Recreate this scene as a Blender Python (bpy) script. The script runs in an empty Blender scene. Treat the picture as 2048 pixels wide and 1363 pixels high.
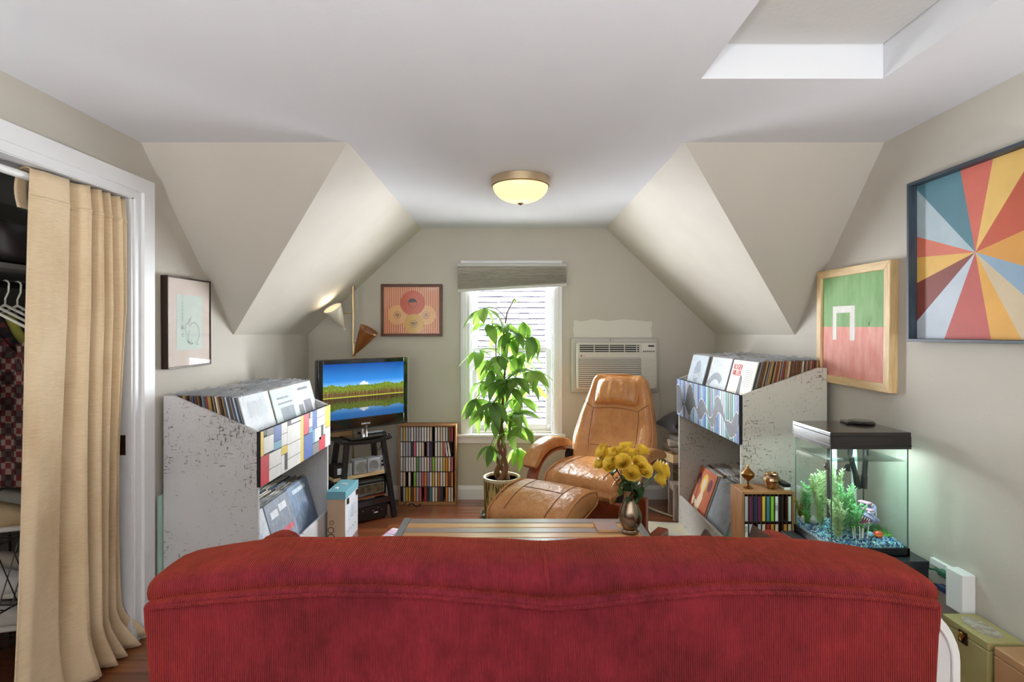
import bpy, bmesh, math, random
from mathutils import Vector, Matrix, noise
R = math.radians
random.seed(7)
scene = bpy.context.scene
C = scene.collection

# ------------------------------------------------------------------ camera
cam_data = bpy.data.cameras.new('camera')
cam = bpy.data.objects.new('camera', cam_data)
C.objects.link(cam)
cam.location = (0, 0, 1.413)
cam.rotation_euler = (R(90), 0, 0)
cam_data.sensor_width = 36
cam_data.lens = 18.98
cam_data.shift_x = 0.001
cam_data.shift_y = -0.008
cam_data.clip_start = 0.02
scene.camera = cam

# ------------------------------------------------------------------ world, daylight, exposure
world = bpy.data.worlds.new('overcast_sky')
scene.world = world
world.use_nodes = True
bg = world.node_tree.nodes['Background']
bg.inputs[0].default_value = (0.90, 0.95, 1.0, 1)
bg.inputs[1].default_value = 30.0

vs = scene.view_settings
vs.view_transform = 'Standard'
vs.look = 'None'
vs.exposure = 0.78
vs.gamma = 1.0
vs.use_curve_mapping = False

def area(name, loc, rot, sx, sy, power, col=(1, 1, 1), portal=False):
    l = bpy.data.lights.new(name, 'AREA')
    l.shape = 'RECTANGLE'; l.size = sx; l.size_y = sy
    l.energy = power; l.color = col
    if portal: l.cycles.is_portal = True
    o = bpy.data.objects.new(name, l); C.objects.link(o)
    o.location = loc; o.rotation_euler = rot
    return o
# added unseen fill lights aimed upward for ceiling and sofa back (their bowls are built further down)
for _x in (-1.05, 1.05):
    area('added_fill_light', (_x, -1.3, 0.562), (R(180), 0, 0), 0.34, 0.34, 66, (0.90, 0.96, 1.0))
# the sky through the window in view (portal guides the sky light)
area('daylight_window', (0.005, 4.70, 1.28), (R(-90), 0, 0), 0.68, 1.40, 10, portal=True)

# ------------------------------------------------------------------ helpers
def lin(c):
    c = c / 255.0
    return c / 12.92 if c <= 0.04045 else ((c + 0.055) / 1.055) ** 2.4
def rgb(r, g, b): return (lin(r), lin(g), lin(b), 1)

def newmat(name):
    m = bpy.data.materials.new(name); m.use_nodes = True
    nt = m.node_tree
    return m, nt, nt.nodes['Principled BSDF']
def nd(nt, t, **kw):
    n = nt.nodes.new(t)
    for k, v in kw.items():
        if isinstance(k, str) and hasattr(n, k): setattr(n, k, v)
    return n
def coords(nt, scale=(1, 1, 1), rot=(0, 0, 0)):
    tc = nd(nt, 'ShaderNodeTexCoord'); mp = nd(nt, 'ShaderNodeMapping')
    mp.inputs['Scale'].default_value = scale; mp.inputs['Rotation'].default_value = rot
    nt.links.new(tc.outputs['Object'], mp.inputs['Vector'])
    return mp.outputs['Vector']
def noise_node(nt, vec, scale, detail=4, rough=0.55):
    n = nd(nt, 'ShaderNodeTexNoise')
    n.inputs['Scale'].default_value = scale; n.inputs['Detail'].default_value = detail
    n.inputs['Roughness'].default_value = rough
    nt.links.new(vec, n.inputs['Vector'])
    return n
def ramp(nt, fac, stops):
    r = nd(nt, 'ShaderNodeValToRGB')
    el = r.color_ramp.elements
    while len(el) < len(stops): el.new(0.5)
    for e, (p, c) in zip(el, stops): e.position = p; e.color = c
    nt.links.new(fac, r.inputs[0])
    return r.outputs[0]
def mixc(nt, fac, a, b, blend='MIX'):
    m = nd(nt, 'ShaderNodeMix'); m.data_type = 'RGBA'; m.blend_type = blend
    for s, v in ((m.inputs[0], fac), (m.inputs[6], a), (m.inputs[7], b)):
        if hasattr(v, 'is_output'): nt.links.new(v, s)
        else: s.default_value = v
    return m.outputs[2]
def bumpn(nt, h, strength, dist=0.01):
    b = nd(nt, 'ShaderNodeBump'); b.inputs['Strength'].default_value = strength
    b.inputs['Distance'].default_value = dist
    nt.links.new(h, b.inputs['Height'])
    return b.outputs[0]

def pm(name, c, rough=0.6, metal=0.0, var=0.0, vscale=8.0, bump=0.0, bscale=60.0, stretch=(1, 1, 1),
       coat=0.0, sheen=0.0, sheen_tint=None, spec=0.5, emit=None, estr=0.0, trans=0.0, alpha=1.0, c2=None):
    m, nt, b = newmat(name)
    col = rgb(*c)
    b.inputs['Base Color'].default_value = col
    b.inputs['Roughness'].default_value = rough
    b.inputs['Metallic'].default_value = metal
    b.inputs['Specular IOR Level'].default_value = spec
    if var or c2:
        v = coords(nt, stretch)
        n = noise_node(nt, v, vscale)
        if c2: a_, b_ = col, rgb(*c2)
        else:
            a_ = tuple(x * (1 - var) for x in col[:3]) + (1,)
            b_ = tuple(min(1, x * (1 + var)) for x in col[:3]) + (1,)
        nt.links.new(ramp(nt, n.outputs['Fac'], [(0.3, a_), (0.7, b_)]), b.inputs['Base Color'])
    if bump:
        v = coords(nt, stretch)
        n = noise_node(nt, v, bscale, 3)
        nt.links.new(bumpn(nt, n.outputs['Fac'], bump), b.inputs['Normal'])
    if coat: b.inputs['Coat Weight'].default_value = coat; b.inputs['Coat Roughness'].default_value = 0.1
    if sheen:
        b.inputs['Sheen Weight'].default_value = sheen
        if sheen_tint: b.inputs['Sheen Tint'].default_value = rgb(*sheen_tint)
    if emit:
        b.inputs['Emission Color'].default_value = rgb(*emit); b.inputs['Emission Strength'].default_value = estr
    if trans: b.inputs['Transmission Weight'].default_value = trans
    if alpha < 1: b.inputs['Alpha'].default_value = alpha
    return m

def glassy(name, tint=(255, 255, 255), refl=0.12, rough=0.02):
    """thin clear sheet: transparent with a fresnel gloss"""
    m = bpy.data.materials.new(name); m.use_nodes = True
    nt = m.node_tree; nt.nodes.clear()
    out = nd(nt, 'ShaderNodeOutputMaterial'); mx = nd(nt, 'ShaderNodeMixShader')
    tr = nd(nt, 'ShaderNodeBsdfTransparent'); gl = nd(nt, 'ShaderNodeBsdfGlossy')
    tr.inputs[0].default_value = rgb(*tint); gl.inputs['Roughness'].default_value = rough
    lw = nd(nt, 'ShaderNodeLayerWeight'); lw.inputs[0].default_value = .5
    pw = nd(nt, 'ShaderNodeMath'); pw.operation = 'POWER'; nt.links.new(lw.outputs['Facing'], pw.inputs[0]); pw.inputs[1].default_value = 4.0
    ma = nd(nt, 'ShaderNodeMath'); ma.operation = 'MULTIPLY_ADD'; nt.links.new(pw.outputs[0], ma.inputs[0])
    ma.inputs[1].default_value = min(.7, refl * 4); ma.inputs[2].default_value = refl * .25
    nt.links.new(ma.outputs[0], mx.inputs[0])
    nt.links.new(tr.outputs[0], mx.inputs[1]); nt.links.new(gl.outputs[0], mx.inputs[2])
    nt.links.new(mx.outputs[0], out.inputs[0])
    return m

class MB:
    def __init__(s): s.v = []; s.f = []; s.m = []
    def add(s, vs, fs, mi=0):
        o = len(s.v); s.v += [tuple(p) for p in vs]
        for f in fs: s.f.append(tuple(i + o for i in f)); s.m.append(mi)
        return s
    def box(s, cx, cy, cz, sx, sy, sz, mi=0, M=None):
        vs = [Vector((dx * sx / 2, dy * sy / 2, dz * sz / 2)) for dz in (-1, 1) for dy in (-1, 1) for dx in (-1, 1)]
        if M is not None: vs = [M @ p for p in vs]
        vs = [p + Vector((cx, cy, cz)) for p in vs]
        return s.add(vs, [(0, 2, 3, 1), (4, 5, 7, 6), (0, 1, 5, 4), (2, 6, 7, 3), (0, 4, 6, 2), (1, 3, 7, 5)], mi)
    def bb(s, x0, x1, y0, y1, z0, z1, mi=0):
        return s.box((x0 + x1) / 2, (y0 + y1) / 2, (z0 + z1) / 2, abs(x1 - x0), abs(y1 - y0), abs(z1 - z0), mi)
    def bar(s, a, b, w, h, mi=0, up=(0, 0, 1)):
        a, b = Vector(a), Vector(b); d = (b - a)
        z = d.normalized(); u = Vector(up)
        if abs(z.dot(u)) > 0.98: u = Vector((0, 1, 0))
        x = u.cross(z).normalized(); y = z.cross(x)
        vs = []
        for p in (a, b):
            for sx, sy in ((-1, -1), (1, -1), (1, 1), (-1, 1)):
                vs.append(p + x * (sx * w / 2) + y * (sy * h / 2))
        return s.add(vs, [(3, 2, 1, 0), (4, 5, 6, 7), (0, 1, 5, 4), (1, 2, 6, 5), (2, 3, 7, 6), (3, 0, 4, 7)], mi)
    def tube(s, pts, r, n=8, mi=0, caps=True, closed=False, squash=None):
        pts = [Vector(p) for p in pts]; N = len(pts)
        rs = r if isinstance(r, (list, tuple)) else [r] * N
        vs, fs = [], []; prev = None
        for i, p in enumerate(pts):
            if closed: t = pts[(i + 1) % N] - pts[i - 1]
            else: t = pts[min(i + 1, N - 1)] - pts[max(i - 1, 0)]
            t.normalize()
            if prev is None:
                u = Vector((0, 0, 1)) if abs(t.z) < 0.9 else Vector((1, 0, 0))
                x = u.cross(t).normalized()
            else:
                x = (prev - t * prev.dot(t)).normalized()
            prev = x; y = t.cross(x)
            for k in range(n):
                a = 2 * math.pi * k / n
                vs.append(p + x * (math.cos(a) * rs[i]) + y * (math.sin(a) * rs[i]))
        M_ = N if closed else N - 1
        for i in range(M_):
            j = (i + 1) % N
            for k in range(n):
                fs.append((i * n + k, i * n + (k + 1) % n, j * n + (k + 1) % n, j * n + k))
        if caps and not closed:
            fs.append(tuple(reversed(range(n)))); fs.append(tuple(range((N - 1) * n, N * n)))
        return s.add(vs, fs, mi)
    def lathe(s, prof, n=24, c=(0, 0, 0), mi=0, M=None, caps=True, fn=None):
        vs, fs = [], []; c = Vector(c); N = len(prof)
        for i, (r, z) in enumerate(prof):
            for k in range(n):
                a = 2 * math.pi * k / n
                p = Vector((r * math.cos(a), r * math.sin(a), z))
                if fn: p = Vector(fn(p, a, i))
                if M is not None: p = M @ p
                vs.append(p + c)
        for i in range(N - 1):
            for k in range(n):
                fs.append((i * n + k, i * n + (k + 1) % n, (i + 1) * n + (k + 1) % n, (i + 1) * n + k))
        if caps:
            fs.append(tuple(reversed(range(n)))); fs.append(tuple(range((N - 1) * n, N * n)))
        return s.add(vs, fs, mi)
    def prism(s, poly, axis, a0, a1, mi=0):
        """poly: 2D points; axis x -> (y,z), y -> (x,z), z -> (x,y)"""
        def P(q, a):
            return {'x': (a, q[0], q[1]), 'y': (q[0], a, q[1]), 'z': (q[0], q[1], a)}[axis]
        n = len(poly)
        vs = [P(q, a0) for q in poly] + [P(q, a1) for q in poly]
        fs = [tuple(range(n)), tuple(reversed(range(n, 2 * n)))] + [(i, n + i, n + (i + 1) % n, (i + 1) % n) for i in range(n)]
        return s.add(vs, fs, mi)
    def slab(s, vs, off, mi=0):
        n = len(vs); off = Vector(off)
        v2 = [Vector(v) for v in vs] + [Vector(v) + off for v in vs]
        fs = [tuple(range(n)), tuple(reversed(range(n, 2 * n)))] + [(i, n + i, n + (i + 1) % n, (i + 1) % n) for i in range(n)]
        return s.add(v2, fs, mi)
    def rbox(s, sx, sy, sz, r, n=(6, 6, 4), fn=None, c=(0, 0, 0), mi=0, M=None):
        h = Vector((sx / 2, sy / 2, sz / 2)); c = Vector(c)
        inner = [max(1e-5, h[i] - r) for i in range(3)]
        def axis_pts(i):
            k = n[i]; e = [-h[i] + r * t for t in (0, 0.3, 0.65)] if r > 0 else [-h[i]]
            mid = [-inner[i] + 2 * inner[i] * j / k for j in range(k + 1)]
            return e + mid + [-x for x in reversed(e)]
        ax = [axis_pts(i) for i in range(3)]
        idx = {}; vs = []; fs = []
        def vid(p):
            key = tuple(round(x, 6) for x in p)
            if key in idx: return idx[key]
            q = Vector([min(max(p[i], -inner[i]), inner[i]) for i in range(3)])
            d = Vector(p) - q
            if d.length > 1e-9:
                o = q + d.normalized() * r
            else: o = Vector(p)
            if fn: o = Vector(fn(o.x, o.y, o.z))
            if M is not None: o = M @ o
            idx[key] = len(vs); vs.append(o + c); return idx[key]
        for a in range(3):
            b_, c_ = (a + 1) % 3, (a + 2) % 3
            for sgn in (-1, 1):
                for i in range(len(ax[b_]) - 1):
                    for j in range(len(ax[c_]) - 1):
                        quad = []
                        for (ii, jj) in ((i, j), (i + 1, j), (i + 1, j + 1), (i, j + 1)):
                            p = [0, 0, 0]; p[a] = sgn * h[a]; p[b_] = ax[b_][ii]; p[c_] = ax[c_][jj]
                            quad.append(vid(p))
                        fs.append(tuple(quad) if sgn > 0 else tuple(reversed(quad)))
        return s.add(vs, fs, mi)
    def grid(s, fn, nu, nv, mi=0, close_u=False):
        vs = []; fs = []
        for j in range(nv + 1):
            for i in range(nu + 1):
                vs.append(fn(i / nu, j / nv))
        for j in range(nv):
            for i in range(nu):
                a = j * (nu + 1) + i
                fs.append((a, a + 1, a + nu + 2, a + nu + 1))
        return s.add(vs, fs, mi)
    def ball(s, c, r, nu=12, nv=8, mi=0, sc=(1, 1, 1)):
        prof = []
        for j in range(nv + 1):
            a = -math.pi / 2 + math.pi * j / nv
            prof.append((max(1e-4, r * math.cos(a)), r * math.sin(a)))
        return s.lathe(prof, nu, c, mi, Matrix.Diagonal(Vector(sc)).to_3x3())
    def mesh(s, name, mats, smooth=False, angle=40, recalc=True):
        me = bpy.data.meshes.new(name)
        me.from_pydata([tuple(v) for v in s.v], [], s.f)
        if not isinstance(mats, (list, tuple)): mats = [mats]
        for m in mats: me.materials.append(m)
        me.polygons.foreach_set('material_index', s.m)
        if recalc:
            bm = bmesh.new(); bm.from_mesh(me)
            bmesh.ops.recalc_face_normals(bm, faces=bm.faces); bm.to_mesh(me); bm.free()
        if smooth:
            me.polygons.foreach_set('use_smooth', [True] * len(me.polygons))
            me.set_sharp_from_angle(angle=R(angle))
        me.update()
        return me
    def build(s, name, mats, parent=None, smooth=False, angle=40, bevel=0, seg=2, loc=None, rot=None, solid=0, subsurf=0, recalc=True):
        me = s.mesh(name, mats, smooth, angle, recalc)
        return link(name, me, parent, loc, rot, bevel, seg, solid, subsurf)

def link(name, me, parent=None, loc=None, rot=None, bevel=0, seg=2, solid=0, subsurf=0):
    o = bpy.data.objects.new(name, me); C.objects.link(o)
    if parent: o.parent = parent
    if loc: o.location = loc
    if rot: o.rotation_euler = rot
    if bevel:
        b = o.modifiers.new('bevel', 'BEVEL'); b.width = bevel; b.segments = seg; b.limit_method = 'ANGLE'; b.angle_limit = R(35)
    if solid:
        b = o.modifiers.new('solid', 'SOLIDIFY'); b.thickness = solid; b.offset = 0
    if subsurf:
        b = o.modifiers.new('sub', 'SUBSURF'); b.levels = subsurf; b.render_levels = subsurf
    return o
def tag(o, label, cat, group=None, kind=None):
    o['label'] = label; o['category'] = cat
    if group: o['group'] = group
    if kind: o['kind'] = kind
    return o
def thing(name, label, cat, loc=(0, 0, 0), rotz=0, group=None):
    o = bpy.data.objects.new(name, None); C.objects.link(o)
    o.empty_display_size = 0.05
    o.location = loc; o.rotation_euler = (0, 0, rotz)
    return tag(o, label, cat, group)
def struct(o, label=None):
    o['kind'] = 'structure'
    if label: o['label'] = label
    return o
def copy_tree(o, parent=None):
    c = o.copy(); C.objects.link(c)
    if parent: c.parent = parent
    for ch in list(o.children):
        if ch is not c: copy_tree(ch, c)
    return c
def text_mesh(body, size, mat, extrude=0.0005, align='CENTER', bold=0.0, sx=1.0):
    cu = bpy.data.curves.new('lettering', 'FONT')
    cu.body = body; cu.size = size; cu.extrude = extrude; cu.align_x = align; cu.align_y = 'CENTER'
    cu.offset = bold; cu.resolution_u = 3
    o = bpy.data.objects.new('lettering_tmp', cu)
    C.objects.link(o)
    me = bpy.data.meshes.new_from_object(o.evaluated_get(bpy.context.evaluated_depsgraph_get()))
    bpy.data.objects.remove(o); bpy.data.curves.remove(cu)
    me.materials.clear(); me.materials.append(mat)
    if sx != 1:
        for v in me.vertices: v.co.x *= sx
    return me

# ------------------------------------------------------------------ common materials
M = {}
M['wall'] = pm('wall_paint', (194, 188, 177), 0.75, var=0.02, vscale=2.5, bump=0.06, bscale=120)
M['ceiling'] = pm('ceiling_paint', (222, 223, 227), 0.8, var=0.01, vscale=2, bump=0.04, bscale=90)
M['trim'] = pm('trim_paint', (228, 228, 230), 0.35, var=0.01, bump=0.02, bscale=40)
M['patch'] = pm('wall_patch_paint', (217, 213, 203), 0.75, bump=0.08, bscale=80)
M['black'] = pm('black_plastic', (18, 18, 20), 0.35)
M['blackgloss'] = pm('gloss_black_plastic', (8, 8, 10), 0.08, coat=1.0)
M['dark'] = pm('dark_metal', (40, 38, 36), 0.4, 0.8)
M['white'] = pm('white_plastic', (232, 232, 232), 0.4)
M['chrome'] = pm('chrome', (215, 215, 218), 0.15, 1.0)
M['brass'] = pm('brass', (170, 120, 60), 0.3, 1.0, var=0.25, vscale=30)
M['glass'] = glassy('clear_glass')

def woodmat(name, c1, c2, axis='x', scale=6.0, rough=0.45, coat=0.0, stretch=14.0, bump=0.08):
    m, nt, b = newmat(name)
    st = {'x': (1, stretch, stretch), 'y': (stretch, 1, stretch), 'z': (stretch, stretch, 1)}[axis]
    v = coords(nt, st)
    n = noise_node(nt, v, scale, 5, 0.6)
    n2 = noise_node(nt, v, scale * 5, 3, 0.6)
    f = nd(nt, 'ShaderNodeMath'); f.operation = 'MULTIPLY_ADD'
    nt.links.new(n2.outputs['Fac'], f.inputs[0]); f.inputs[1].default_value = 0.35
    nt.links.new(n.outputs['Fac'], f.inputs[2])
    nt.links.new(ramp(nt, f.outputs[0], [(0.42, rgb(*c1)), (0.85, rgb(*c2))]), b.inputs['Base Color'])
    b.inputs['Roughness'].default_value = rough
    if coat: b.inputs['Coat Weight'].default_value = coat; b.inputs['Coat Roughness'].default_value = 0.12
    nt.links.new(bumpn(nt, n2.outputs['Fac'], bump, 0.004), b.inputs['Normal'])
    return m

# ------------------------------------------------------------------ room shell
XL, XR, YB, YF = -1.725, 1.74, 4.597, -2.30
CZ, KZ = 2.30, 1.40                      # flat ceiling, knee-wall top
YT = 2.516                               # where the flat ceiling meets the main roof slope
YCL, YCR = 3.357, 3.31                   # foot of the roof slope on each side wall
SL, SR = -0.762, 0.809                   # edges of the flat dormer ceiling
# floor with boards
m = MB().bb(-2.62, 2.0, YF - 0.15, YB + 0.15, -0.12, -0.012)
floor = struct(m.build('floor', pm('subfloor', (60, 32, 20), 0.6)))
fb = [woodmat('floorboard_%d' % i, a, b, 'x', 2.2, 0.28, 0.5, 22) for i, (a, b) in enumerate(
    [((96, 50, 27), (140, 80, 44)), ((84, 42, 23), (124, 68, 38)), ((108, 58, 31), (150, 88, 50)), ((74, 37, 21), (116, 62, 36))])]
bmesh_cache = {}
y = 1.25; bw = 0.083; rowi = 0
while y < YB:
    xs = [-2.6 + 0.0]; xoff = random.uniform(0.5, 1.4); x = -2.6
    cuts = [-2.6]
    x = -2.6 + xoff
    while x < 1.6: cuts.append(x); x += random.uniform(1.0, 1.6)
    cuts.append(1.76)
    w = min(bw, YB + 0.1 - y)
    for a, b in zip(cuts[:-1], cuts[1:]):
        if b - a < 0.02: continue
        MB().bb(-(b - a) / 2, (b - a) / 2, -bw / 2, bw / 2, -0.012, 0.0).build('floor_board', random.choice(fb), floor,
            loc=((a + b) / 2, y + bw / 2, 0), bevel=0).scale = (1 - 0.002, 0.985, 1)
    y += bw
MB().bb(-2.6, 1.76, YF, 1.25, -0.012, 0).build('floor_board', fb[0], floor)

# ceiling with the attic-hatch recess
HX0, HX1, HY0, HY1, HZ = 0.664, 1.30, 1.10, 1.886, 2.42
m = MB()
HY0 -= .03; HY1 += .03
m.bb(XL - .13, XR + .1, YF, HY0, CZ, CZ + .05)
m.bb(XL - .13, HX0 - .03, HY0, HY1, CZ, CZ + .05); m.bb(HX1 + .03, XR + .1, HY0, HY1, CZ, CZ + .05)
m.bb(XL - .13, XR + .1, HY1, YT, CZ, CZ + .05)
m.bb(SL, SR, YT, YB, CZ, CZ + .05)
ceiling = struct(m.build('ceiling', M['ceiling']), 'flat white ceiling')
HY0 += .03; HY1 -= .03
m = MB()
m.bb(HX0 - .03, HX1 + .03, HY1, HY1 + .03, CZ, HZ + .03); m.bb(HX0 - .03, HX1 + .03, HY0 - .03, HY0, CZ, HZ)
m.bb(HX0 - .03, HX0, HY0, HY1, CZ, HZ + .03); m.bb(HX1, HX1 + .03, HY0, HY1, CZ, HZ + .03)
m.build('hatch_lining', M['ceiling'], ceiling)
MB().bb(HX0 + .004, HX1 - .004, HY0 + .004, HY1 - .004, HZ, HZ + .02).build('hatch_panel', pm('hatch_paint', (205, 203, 199), .85, bump=.1, bscale=50), ceiling)
m = MB(); m.bb(HX0 - .04, HX1 + .04, HY0 - .04, HY1 + .04, HZ + .031, HZ + .06)
m.build('hatch_backing', M['dark'], ceiling)
# sloped parts
wl = MB().slab([(XL, YT, CZ), (SL, YT, CZ), (XL, YCL, KZ)], (0, .06, .06)).build('wall_roof_left', M['wall']); struct(wl)
wr = MB().slab([(XR, YT, CZ), (SR, YT, CZ), (XR, YCR, KZ)], (0, .06, .06)).build('wall_roof_right', M['wall']); struct(wr)
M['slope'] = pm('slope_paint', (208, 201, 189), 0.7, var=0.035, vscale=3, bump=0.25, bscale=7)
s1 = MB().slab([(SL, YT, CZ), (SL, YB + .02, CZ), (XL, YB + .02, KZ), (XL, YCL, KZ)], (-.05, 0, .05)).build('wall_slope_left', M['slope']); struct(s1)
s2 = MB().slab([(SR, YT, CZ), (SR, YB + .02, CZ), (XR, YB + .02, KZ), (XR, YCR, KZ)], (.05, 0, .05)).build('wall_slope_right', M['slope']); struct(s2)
# left wall with the closet opening
OY0, OY1, OZ = 0.85, 2.455, 2.03
WT = 0.12
m = MB()
m.bb(XL - WT, XL, YF, OY0, 0, CZ); m.bb(XL - WT, XL, OY0, OY1, OZ, CZ); m.bb(XL - WT, XL, OY1, YT, 0, CZ)
m.prism([(YT, 0), (YB, 0), (YB, KZ), (YCL, KZ), (YT, CZ)], 'x', XL - WT, XL)
struct(m.build('wall_left', M['wall']))
m = MB(); m.bb(XR, XR + WT, YF, YT, 0, CZ); m.prism([(YT, 0), (YB, 0), (YB, KZ), (YCR, KZ), (YT, CZ)], 'x', XR, XR + WT)
wall_right = struct(m.build('wall_right', M['wall']))
# back wall with the window hole
WX0, WX1, WZ0, WZ1 = -0.345, 0.355, 0.575, 1.985
m = MB()
m.prism([(XL - .1, 0), (WX0, 0), (WX0, CZ), (SL, CZ), (XL, KZ), (XL - .1, KZ)], 'y', YB, YB + .16)
m.prism([(XR + .1, 0), (WX1, 0), (WX1, CZ), (SR, CZ), (XR, KZ), (XR + .1, KZ)], 'y', YB, YB + .16)
m.bb(WX0, WX1, YB, YB + .16, 0, WZ0); m.bb(WX0, WX1, YB, YB + .16, WZ1, CZ)
wall_back = struct(m.build('wall_back', M['wall']))
# pale patch of fresh paint above the air conditioner
def patch(u, v):
    e = 0.012 * (noise.noise(Vector((u * 6, v * 4, 1.3))))
    x = 0.535 + 0.665 * u + (0.015 * noise.noise(Vector((v * 9, 0, 3))) if u in (0, 1) else 0)
    z = 1.372 + (0.142 + (e * 1.4 + 0.006 * math.sin(u * 3.1))) * v
    return (x, YB - 0.0012, z)
MB().grid(patch, 28, 4).build('paint_patch', M['patch'], wall_back, recalc=False)
# rear wall (behind the photographer)
struct(MB().bb(XL - .13, XR + .13, YF - .12, YF, 0, CZ + .05).build('wall_rear', M['wall']))
# baseboards
m = MB()
prof = lambda d: [(0, 0), (d, 0), (d, .085), (d * .55, .11), (0, .115)]
m.prism([(YB - q[0], q[1]) for q in prof(.018)], 'x', XL, XR)
struct(m.build('baseboard_back', M['trim']))
m = MB(); m.prism([(XL + q[0], q[1]) for q in prof(.018)], 'y', 2.58, YB)
struct(m.build('baseboard_left', M['trim']))
m = MB(); m.prism([(XR - q[0], q[1]) for q in prof(.018)], 'y', YF, YB)
struct(m.build('baseboard_right', M['trim']))
# closet interior
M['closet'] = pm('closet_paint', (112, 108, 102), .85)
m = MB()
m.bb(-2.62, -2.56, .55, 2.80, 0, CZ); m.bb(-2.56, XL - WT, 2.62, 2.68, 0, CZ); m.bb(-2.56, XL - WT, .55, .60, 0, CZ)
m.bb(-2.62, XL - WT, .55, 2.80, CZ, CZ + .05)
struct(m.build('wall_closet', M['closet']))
# closet casing and jambs
T = bpy.data.objects.new('trim_1', None); C.objects.link(T); struct(T, 'white painted closet door casing')
def casing(part, pts_outer, pts_inner, lift=.02):
    """flat board between outer and inner outline lines in the plane of the left wall"""
    a, b = pts_outer; c, d = pts_inner
    m = MB()
    def P(p, x): return (x, p[0], p[1])
    mid = [((a[0] * .35 + c[0] * .65), (a[1] * .35 + c[1] * .65)), ((b[0] * .35 + d[0] * .65), (b[1] * .35 + d[1] * .65))]
    x0, x1, x2, x3 = XL, XL + lift + .008, XL + lift, XL + lift - .007
    rows = [(a, b, x0), (a, b, x1), (mid[0], mid[1], x1), (mid[0], mid[1], x3), (c, d, x3), (c, d, x0)]
    vs = []
    for (p, q, x) in rows: vs += [P(p, x), P(q, x)]
    fs = [(2 * i, 2 * i + 1, 2 * i + 3, 2 * i + 2) for i in range(5)]
    m.add(vs, fs)
    m.build(part, M['trim'], T, recalc=True)
casing('side_casing', ((2.573, 0), (2.573, 2.125)), ((2.461, 0), (2.461, 2.025)))
casing('head_casing', ((2.573, 2.125), (.73, 2.125)), ((2.461, 2.025), (.85, 2.025)))
casing('side_casing', ((.73, 2.125), (.73, 0)), ((.85, 2.025), (.85, 0)))
m = MB(); m.bb(XL - WT - .005, XL + .006, 2.445, 2.463, 0, 2.03); m.bb(XL - WT - .005, XL + .006, .85, 2.46, 2.022, 2.04)
m.bb(XL - WT - .005, XL + .006, .845, .862, 0, 2.03)
m.bb(XL - .075, XL - .055, 2.435, 2.446, 0, 2.03)
m.build('jamb', M['trim'], T)
MB().bb(XL - .05, XL - .02, 2.442, 2.4445, 0.86, .95).build('strike_plate', pm('old_brass_plate', (70, 45, 30), .5, .6), T)
# ------------------------------------------------------------------ window in view
Wn = bpy.data.objects.new('window_1', None); C.objects.link(Wn); struct(Wn, 'white sash window in the back wall')
def wpart(name, *boxes, mat=None, bevel=0.003, smooth=False):
    m = MB()
    for b in boxes: m.bb(*b)
    return m.build(name, mat or M['trim'], Wn, bevel=bevel)
for (a, b) in ((-.427, -.347), (.357, .434)):
    c = wpart('side_casing', (a, b, YB - .02, YB, .555, 2.0))
    MB().bb(a + .012, b - .028, YB - .026, YB - .02, .56, 2.0).build('moulding', M['trim'], c, bevel=.003)
wpart('head_casing', (-.427, .434, YB - .02, YB, 1.985, 2.026))
wpart('window_sill', (-.462, .462, YB - .055, YB + .06, .535, .557), bevel=.006)
wpart('apron', (-.452, .452, YB - .02, YB, .478, .535))
wpart('jamb_lining', (-.347, -.332, YB - .005, YB + .16, .555, 1.985), (.342, .357, YB - .005, YB + .16, .555, 1.985),
      (-.347, .357, YB - .005, YB + .16, 1.97, 1.99), (-.347, .357, YB + .05, YB + .16, .545, .575))
def sash(y0, z0, z1, bot, top, st=.035):
    s = wpart('sash', (-.333, -.333 + st, y0, y0 + .035, z0, z1), (.343 - st, .343, y0, y0 + .035, z0, z1),
              (-.333 + st, .343 - st, y0, y0 + .035, z0, z0 + bot), (-.333 + st, .343 - st, y0, y0 + .035, z1 - top, z1))
    MB().bb(-.333 + st, .343 - st, y0 + .015, y0 + .019, z0 + bot, z1 - top).build('glass_pane', M['glass'], s)
sash(YB + .03, .557, 1.29, .075, .035, .042)
sash(YB + .07, 1.255, 1.97, .035, .05, .042)
MB().tube([(.349, YB + .01, .60), (.3495, YB + .012, 1.28)], .003, 6).build('sash_cord', M['dark'], Wn)

# blind, hanging askew
M['blind'] = pm('blind_fabric', (196, 190, 180), .9, var=.18, vscale=6, stretch=(3, 3, 60))
Bl = thing('window_blind', 'grey pleated cellular blind hanging askew over the window top', 'blind', (0, YB - .05, 1.98))
MB().bb(-.452, .466, -.025, .028, -.012, .016).build('head_rail', pm('rail_grey', (190, 188, 184), .5), Bl, bevel=.004)
def blindz(u): return -.205 + .052 * u
def bf(side):
    def f(u, v):
        n = 22; p = v ** 1.25 * n
        z = -.012 + (blindz(u) + .012) * v
        tri = abs((p % 1.0) - .5) * 2
        x = -.446 + .906 * u + .004 * v
        return (x, side * (.006 + .013 * (1 - tri)), z)
    return f
m = MB(); m.grid(bf(-1), 6, 176); m.grid(bf(1), 6, 176)
m.build('pleated_fabric', M['blind'], Bl, recalc=False)
MB().bar((-.45, 0, -.212), (.47, 0, -.160), .03, .022, up=(0, 1, 0)).build('bottom_rail', pm('rail_light', (196, 193, 188), .5), Bl, bevel=.004)

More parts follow.
